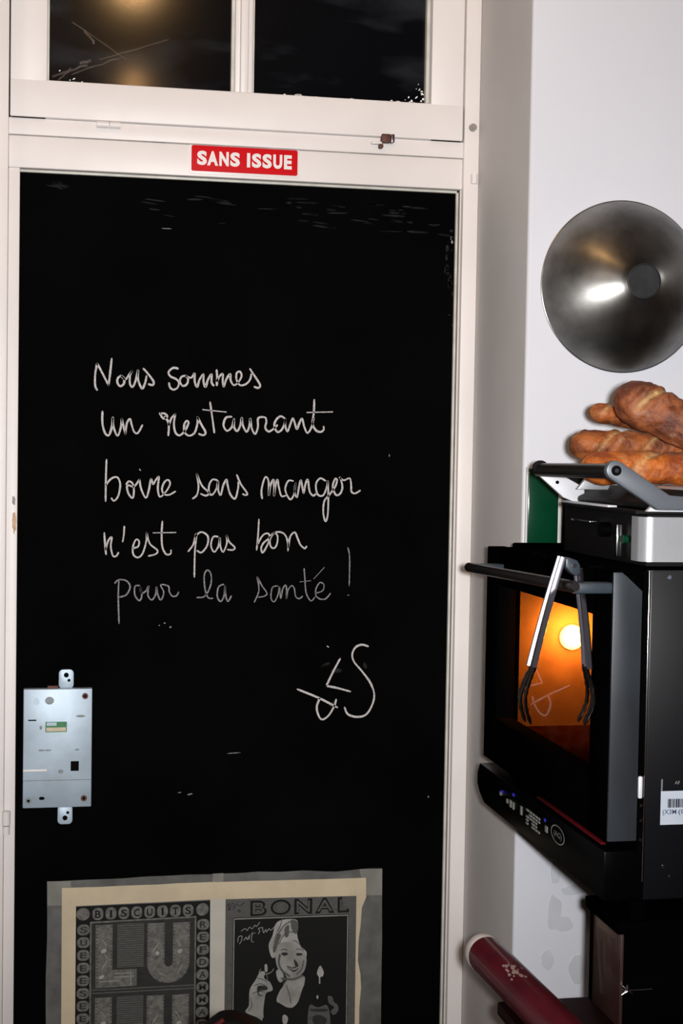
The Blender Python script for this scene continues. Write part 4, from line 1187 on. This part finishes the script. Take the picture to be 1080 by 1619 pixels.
# ------------------------------------------------------------------ tongs over the oven door handle
tg_ = tag(empty('kitchen_tongs', (HX, 1.724, 1.375)), 'steel kitchen tongs hung astride the black oven door handle', 'tongs')
TY = 1.724
def arm(sx, top, bot, name, wide):
    top, bot = Vector(top), Vector(bot)
    t = (bot - top).normalized()
    nrm = Vector((0, 1, 0)).cross(t).normalized()
    if nrm.x * sx < 0:
        nrm = -nrm
    sec = [(-wide, 0.0), (-wide, 0.0056), (-wide * 0.82, 0.0074), (-wide * 0.62, 0.0066), (-wide * 0.5, 0.0030), (wide * 0.5, 0.0030), (wide * 0.62, 0.0066), (wide * 0.82, 0.0074), (wide, 0.0056), (wide, 0.0),
           (wide * 0.80, -0.0008), (wide * 0.80, 0.0016), (-wide * 0.80, 0.0016), (-wide * 0.80, -0.0008)]
    m = MB()
    vv, ff = [], []
    L = (bot - top).length
    steps = 14
    for i in range(steps + 1):
        u = i / steps
        c = top + t * L * u + nrm * (0.0012 * math.sin(u * PI))
        k = 1.0 - 0.12 * math.cos(u * PI)
        for a, d in sec:
            vv.append(c + Vector((0, 1, 0)) * a * k + nrm * d)
    n = len(sec)
    for i in range(steps):
        for k in range(n):
            ff.append([i * n + k, i * n + (k + 1) % n, (i + 1) * n + (k + 1) % n, (i + 1) * n + k])
    ff += [list(range(n)), list(range(steps * n, steps * n + n))]
    m.add(vv, ff)
    ao = m.build(name, 'steel', tg_)
    # scalloped claw of three fingers
    cl = MB()
    for q in (-1, 0, 1):
        pts, rs = [], []
        for i in range(15):
            u = i / 14
            out = 0.006 * math.sin(u * PI * 0.9)
            inn = -0.016 * max(0, u - 0.55) ** 1.6 * 2.2
            spread = q * (0.0035 + 0.0080 * math.sin(min(1, u * 1.25) * PI * 0.55))
            pts.append(bot + t * (0.068 * u - 0.003) + nrm * (out + inn) + Vector((0, spread, 0)) + nrm * (-abs(q) * 0.0035 * u))
            rs.append(0.0048 * (1 - 0.35 * u) * (1.0 + (0.22 if i % 2 else -0.12)) * (0.75 if i == 14 else 1))
        cl.tube(pts, rs, 10, squash=(nrm, 0.45))
    clo = cl.build('claw', 'claw_steel', ao)
    return ao
arm(-1, (HX - 0.0045, TY, 1.3750), (HX - 0.0395, TY, 1.2440), 'tong_arm', 0.0085)
arm(1, (HX + 0.0095, TY, 1.3620), (HX + 0.0245, TY, 1.2420), 'tong_arm', 0.0085)
pv = MB()
pv.prism([(HX - 0.0050, 1.3745), (HX - 0.0005, 1.3755), (HX + 0.0095, 1.3720), (HX + 0.0130, 1.3660), (HX + 0.0135, 1.3560), (HX + 0.0075, 1.3535), (HX + 0.0020, 1.3570), (HX - 0.0050, 1.3640)], 'Y', TY - 0.0080, TY + 0.0080, 0.0012)
pvo = pv.build('hinge_plate', 'plastic_grey', tg_)
MB().cyl((HX + 0.0055, TY - 0.0095, 1.3660), (HX + 0.0055, TY + 0.0095, 1.3660), 0.0028, 14).build('hinge_pin', 'chrome', pvo)
MB().tube([(HX + 0.010, TY - 0.006, 1.358), (HX + 0.0135, TY - 0.007, 1.353), (HX + 0.0135, TY - 0.007, 1.349)], 0.0018, 8).build('locking_clip', 'chrome', pvo)

# ------------------------------------------------------------------ contact grill on the oven
gr = tag(empty('contact_grill', (0.88, 1.9, 1.3625)), 'silver and black contact grill standing on top of the oven', 'grill')
GX, GY0, GY1 = 0.706, 1.735, 2.030
gb = MB()
gb.prism([(GX + 0.010, GY0 + 0.010), (1.10, GY0 + 0.010), (1.10, GY1), (GX + 0.004, GY1)], 'Z', 1.3625, 1.4265, 0.002)
gb.build('base', 'grill_dark', gr)
# side cheek with a rounded front edge
rr = 0.016
cheek = [(1.10, GY0)]
for k in range(10):
    a = math.radians(270 - 90 * k / 9)
    cheek.append((GX + rr + rr * math.cos(a), GY0 + rr + rr * math.sin(a)))
cheek += [(GX, GY0 + 0.034), (GX + 0.006, GY0 + 0.034), (GX + 0.010, GY0 + 0.012), (1.10, GY0 + 0.012)]
MB().prism(cheek, 'Z', 1.3690, 1.4235, 0.0).build('side_cheek', 'grill_silver', gr)
fc = MB()
fc.box(GX - 0.003, GX + 0.004, GY0 + 0.075, GY0 + 0.080, 1.3700, 1.4110, 0.001)
fc.build('front_bezel', 'chrome', gr)
tr_ = MB()
tr_.box(GX - 0.006, GX + 0.004, 1.90, 1.975, 1.4085, 1.4110, 0.0006)
tr_.build('drip_tray_lip', 'chrome', gr)
kn = MB()
kn.cyl((GX + 0.004, 1.855, 1.402), (GX - 0.008, 1.855, 1.402), 0.0095, 20)
kn.build('thermostat_knob', 'oven_gloss', gr)
MB().prism(ell(1.798, 1.393, 0.008, 0.0055, 14), 'X', GX - 0.0005, GX + 0.005).build('green_reflection', 'green_tile', gr)  # green reflection on the grill front, painted as a small disc
pl = MB()
pl.box(GX - 0.004, 1.07, GY0 + 0.012, GY1 - 0.01, 1.4265, 1.4310, 0.001)
pl.build('lower_plate', 'grill_dark', gr)
# lid
ld = MB()
ld.prism([(GX + 0.012, 1.4330), (1.07, 1.4330), (1.07, 1.4560), (GX + 0.060, 1.4560), (GX + 0.030, 1.4480), (GX + 0.012, 1.4400)], 'Y', GY0 + 0.010, GY1 - 0.008, 0.003)
ldo = ld.build('lid', 'grill_dark', gr)
lp = MB()
lp.prism([(GX + 0.006, 1.4300), (1.07, 1.4300), (1.07, 1.4375), (GX + 0.014, 1.4375)], 'Y', GY0 + 0.002, GY0 + 0.012, 0.0018)
lp.build('lid_trim', 'bright_alu', ldo)
lp = MB()
lp.box(GX - 0.001, GX + 0.012, 1.85, GY1 - 0.005, 1.4305, 1.4335, 0.001)
lp.build('lid_trim', 'bright_alu', ldo)
tp = MB()
tp.prism([(GX + 0.064, 1.4545), (1.068, 1.4545), (1.068, 1.4590), (GX + 0.070, 1.4590)], 'Y', GY0 + 0.016, GY1 - 0.014, 0.0012)
tp.build('lid_top', 'grill_silver', ldo)
# handle: black bar along the front with two arms back to the lid
HBX, HBZ = 0.6610, 1.4785
hb_ = MB()
hb_.tube([(HBX, 1.712, HBZ + 0.0005), (HBX, 2.000, HBZ - 0.0025)], 0.0092, 20)
bar = hb_.build('handle', 'handle_black', gr)
for y in (1.717, 1.993):
    MB().cyl((HBX, y - 0.003, HBZ), (HBX, y + 0.003, HBZ), 0.0105, 20).build('handle_collar', 'grill_dark', bar)
na = MB()
na.prism([(0.6608 + 0.0118 * math.cos(math.radians(a)), 1.4800 + 0.0118 * math.sin(math.radians(a))) for a in range(60, 241, 15)] + [(0.7160, 1.4330), (0.7900, 1.4330), (0.7900, 1.4470), (0.7300, 1.4510)], 'Y', GY0 - 0.026, GY0 - 0.014, 0.002)
nao = na.build('handle_arm', 'grill_arm', gr)
MB().cyl((HBX, GY0 - 0.0272, 1.4797), (HBX, GY0 - 0.025, 1.4797), 0.0062, 18).build('arm_screw', 'dark_hole', nao)
MB().cyl((HBX, GY0 - 0.0280, 1.4797), (HBX, GY0 - 0.025, 1.4797), 0.0028, 6).build('arm_screw', 'chrome', nao)
MB().box(0.74, 0.80, GY0 - 0.020, GY0 + 0.016, 1.4340, 1.4460, 0.002).build('arm_lug', 'grill_arm', nao)
fa = MB()
fa.prism([(0.6600, 1.4700), (0.6950, 1.4690), (0.7280, 1.4520), (0.7280, 1.4330), (0.7120, 1.4330), (0.6980, 1.4380)], 'Y', 2.000, 2.008, 0.001)
fao = fa.build('handle_arm', 'bright_alu', gr)
MB().cyl((0.688, 1.9985, 1.4590), (0.688, 2.001, 1.4590), 0.0024, 12).build('arm_screw', 'dark_hole', fao)
MB().prism([(0.7030, 1.4505), (0.7180, 1.4690), (0.7430, 1.4690), (0.7520, 1.4600), (0.7470, 1.4505)], 'Y', 1.960, 1.968, 0.001).build('arm_bracket', 'grill_silver', gr)

# ------------------------------------------------------------------ bread on the grill
def loaf(p0, p1, rad, m, seed, lab, flat=0.85, slashes=4, end=0.35):
    p0, p1 = Vector(p0), Vector(p1)
    ax = (p1 - p0).normalized()
    L = (p1 - p0).length
    side = ax.cross(Vector((0, 0, 1))).normalized()
    up = side.cross(ax)
    ns, nr = 96, 56
    verts, faces, crust = [], [], []
    for i in range(ns + 1):
        u = i / ns
        e = min(u, 1 - u) / end
        prof = math.sqrt(max(0.0, 1 - (1 - min(1, e)) ** 2.4))
        for k in range(nr):
            w = 2 * PI * k / nr
            d = side * math.cos(w) + up * math.sin(w) * flat
            q = p0 + ax * L * u + d * rad * prof
            j = 0.10 * noise.noise(q * 26 + Vector((seed, 0, 0))) + 0.09 * noise.noise(q * 62 + Vector((0, seed, 0))) + 0.05 * noise.noise(q * 150 + Vector((0, seed, 2)))
            g = 0.0
            cr = 0.0
            if slashes:
                ph = (u * slashes + 0.16 * math.cos(w + 0.6) * slashes * 0.5 + seed * 0.37) % 1.0
                topness = max(0.0, math.sin(w + 0.55)) ** 0.7
                dd_ = abs(ph - 0.5)
                wob = 0.015 * noise.noise(q * 90)
                if dd_ + wob < 0.10:
                    g = -0.13 * (1 - dd_ / 0.10) * topness
                    cr = (0.9 if dd_ + wob < 0.045 else 0.35) * topness * (0.5 + 0.8 * max(0, noise.noise(q * 55 + Vector((seed, seed, 0)))))
                elif dd_ < 0.19:
                    g = 0.07 * topness
            verts.append(p0 + ax * L * u + d * rad * prof * (1 + j + g))
            crust.append(min(1.0, max(0.0, cr)))
    for i in range(ns):
        for k in range(nr):
            faces.append([i * nr + k, i * nr + (k + 1) % nr, (i + 1) * nr + (k + 1) % nr, (i + 1) * nr + k])
    me = bpy.data.meshes.new('bread_loaf')
    org = (p0 + p1) / 2
    me.from_pydata([v - org for v in verts], [], faces)
    at = me.attributes.new('crust', 'FLOAT', 'POINT')
    at.data.foreach_set('value', crust)
    for p in me.polygons:
        p.use_smooth = True
    me.materials.append(M[m])
    me.update()
    o = bpy.data.objects.new('bread_loaf', me)
    col.objects.link(o)
    o.location = org
    return tag(o, lab, 'bread', 'loaves piled on the grill')
loaf((0.684, 1.900, 1.4810), (1.00, 1.875, 1.4815), 0.0225, 'bread_a', 1.7, 'smooth orange crusted loaf at the bottom, lying right on the grill lid', 0.95, 3, 0.10)
loaf((0.683, 1.938, 1.5110), (1.00, 1.945, 1.5080), 0.0205, 'bread_b', 4.2, 'brown loaf with a floury slash, second from the bottom of the pile', 0.98, 5, 0.09)
loaf((0.719, 1.962, 1.5575), (0.885, 1.975, 1.5310), 0.0160, 'bread_b', 7.9, 'thin pointed loaf wedged under the topmost one, its end torn', 0.85, 4, 0.12)
loaf((0.723, 1.880, 1.5790), (0.912, 1.812, 1.4870), 0.0300, 'bread_c', 10.3, 'fattest dark crusted loaf on top of the pile, sloping to the right', 1.0, 3, 0.20)

# ------------------------------------------------------------------ cabinet below with a rail, and a drawer box under the oven
cb = tag(empty('bar_cabinet', (0.88, 1.5, 0.0)), 'dark red cabinet at the lower right corner, carrying the drawer box', 'cabinet')
MB().box(0.594, 1.25, 1.05, 1.886, 0.0, 0.760, 0.003).build('carcass', 'maroon_dark', cb)
MB().box(0.584, 1.25, 1.045, 1.892, 0.760, 0.778, 0.003).build('top_board', 'maroon_dark', cb)
RXc, RZc, RR = 0.5990, 0.8040, 0.0258
rt = tag(empty('round_rail', (RXc, 2.0, RZc - RR)), 'worn round maroon rail with a pale rounded end, lying on the dark red cabinet', 'rail')
rl = MB()
rl.tube([(RXc + 0.030, 1.10, RZc + 0.0004), (RXc + 0.020, 1.50, RZc + 0.0003), (RXc, 2.000, RZc)], RR, 32)
rlo = rl.build('bar', 'maroon', rt)
MB().lathe([(RR * 1.0, -0.004), (RR * 1.04, 0.0), (RR * 1.04, 0.009), (RR * 0.97, 0.016), (RR * 0.75, 0.023), (RR * 0.4, 0.027), (0.0, 0.028)], (RXc, 1.999, RZc), (-0.04, 1, 0), 32).build('end_cap', 'pale_end', rt)
ws = MB()
random.seed(17)
for i in range(26):
    y = random.gauss(1.862, 0.012)
    a = random.gauss(1.85, 0.22)
    rx = random.uniform(0.0008, 0.0030)
    cxr = RXc + (2.0 - y) * 0.04
    c = Vector((cxr + math.cos(a) * (RR + 0.0002), y, RZc + math.sin(a) * (RR + 0.0002)))
    tn = Vector((-math.sin(a), 0, math.cos(a)))
    vv = []
    for k in range(8):
        w = 2 * PI * k / 8
        vv.append(c + tn * rx * math.cos(w) * 0.9 + Vector((0, 1, 0)) * rx * 2.2 * math.sin(w))
    ws.add(vv, [list(range(8))])
ws.build('scuff_mark', 'wear', rlo)

db = tag(empty('drawer_box', (0.90, 1.80, 0.778)), 'brown varnished wooden drawer box with a chrome key between oven and cabinet', 'box')
BX0, BX1, BY0, BY1 = 0.707, 1.16, 1.772, 1.884
MB().box(BX0 + 0.005, BX1, BY0 + 0.002, BY1 - 0.004, 0.7785, 0.903, 0.002).build('carcass', 'oven_black', db)  # near side coloured black in place of the oven's shade
MB().box(BX0 + 0.001, BX0 + 0.008, BY0 + 0.004, BY1 - 0.006, 0.7785, 0.902, 0.001).build('front_panel', 'wood_brown', db)
MB().box(BX0 - 0.006, BX1, BY0 - 0.004, BY1 + 0.004, 0.900, 0.9155, 0.002).build('lid', 'oven_black', db)
MB().box(BX0, BX0 + 0.008, BY1 - 0.012, BY1, 0.7785, 0.902, 0.001).build('corner_post', 'oven_black', db)
ky = MB()
KX, KY, KZ = 0.7125, BY0 + 0.002, 0.8310
ky.cyl((KX, KY, KZ), (KX, KY - 0.012, KZ), 0.0035, 14)
ky.tube([(KX, KY - 0.010, KZ), (KX + 0.033, KY - 0.011, KZ + 0.0008)], 0.0012, 10)
for a in (90, 210, 330):
    ky.tube([(KX, KY - 0.012, KZ), (KX + 0.0085 * math.cos(math.radians(a)), KY - 0.012, KZ + 0.0085 * math.sin(math.radians(a)))], [0.0022, 0.0012], 10)
ky.build('chrome_key', 'chrome', db)

# ------------------------------------------------------------------ chair in front of the door, only its crest in view
ch = tag(empty('dining_chair', (0.235, 1.55, 0)), 'black chair with dark red piping, only its crest showing before the posters', 'chair')
CY = 1.60
crest = [(-0.01, 0.760), (0.03, 0.795), (0.10, 0.828), (0.148, 0.852), (0.166, 0.8650), (0.178, 0.8770), (0.189, 0.8845), (0.205, 0.8845), (0.219, 0.8770), (0.236, 0.8650), (0.262, 0.850), (0.31, 0.828), (0.38, 0.795), (0.42, 0.760), (0.41, 0.50), (0.0, 0.50)]
MB().prism(crest, 'Y', CY, CY + 0.035, 0.006, seg=3).build('backrest', 'chair_black', ch)
MB().tube([(x, CY - 0.001, z + 0.001) for x, z in crest[1:7]], 0.0028, 10).build('piping', 'chair_red', ch)
MB().box(-0.01, 0.45, 1.20, CY + 0.01, 0.43, 0.48, 0.012, seg=3).build('seat', 'chair_black', ch)
for x, y, z in ((0.012, 1.225, 0.44), (0.428, 1.225, 0.44), (0.012, CY + 0.018, 0.52), (0.428, CY + 0.018, 0.52)):
    MB().tube([(x, y, 0.0), (x, y, z)], [0.014, 0.018], 12).build('leg', 'chair_black', ch)
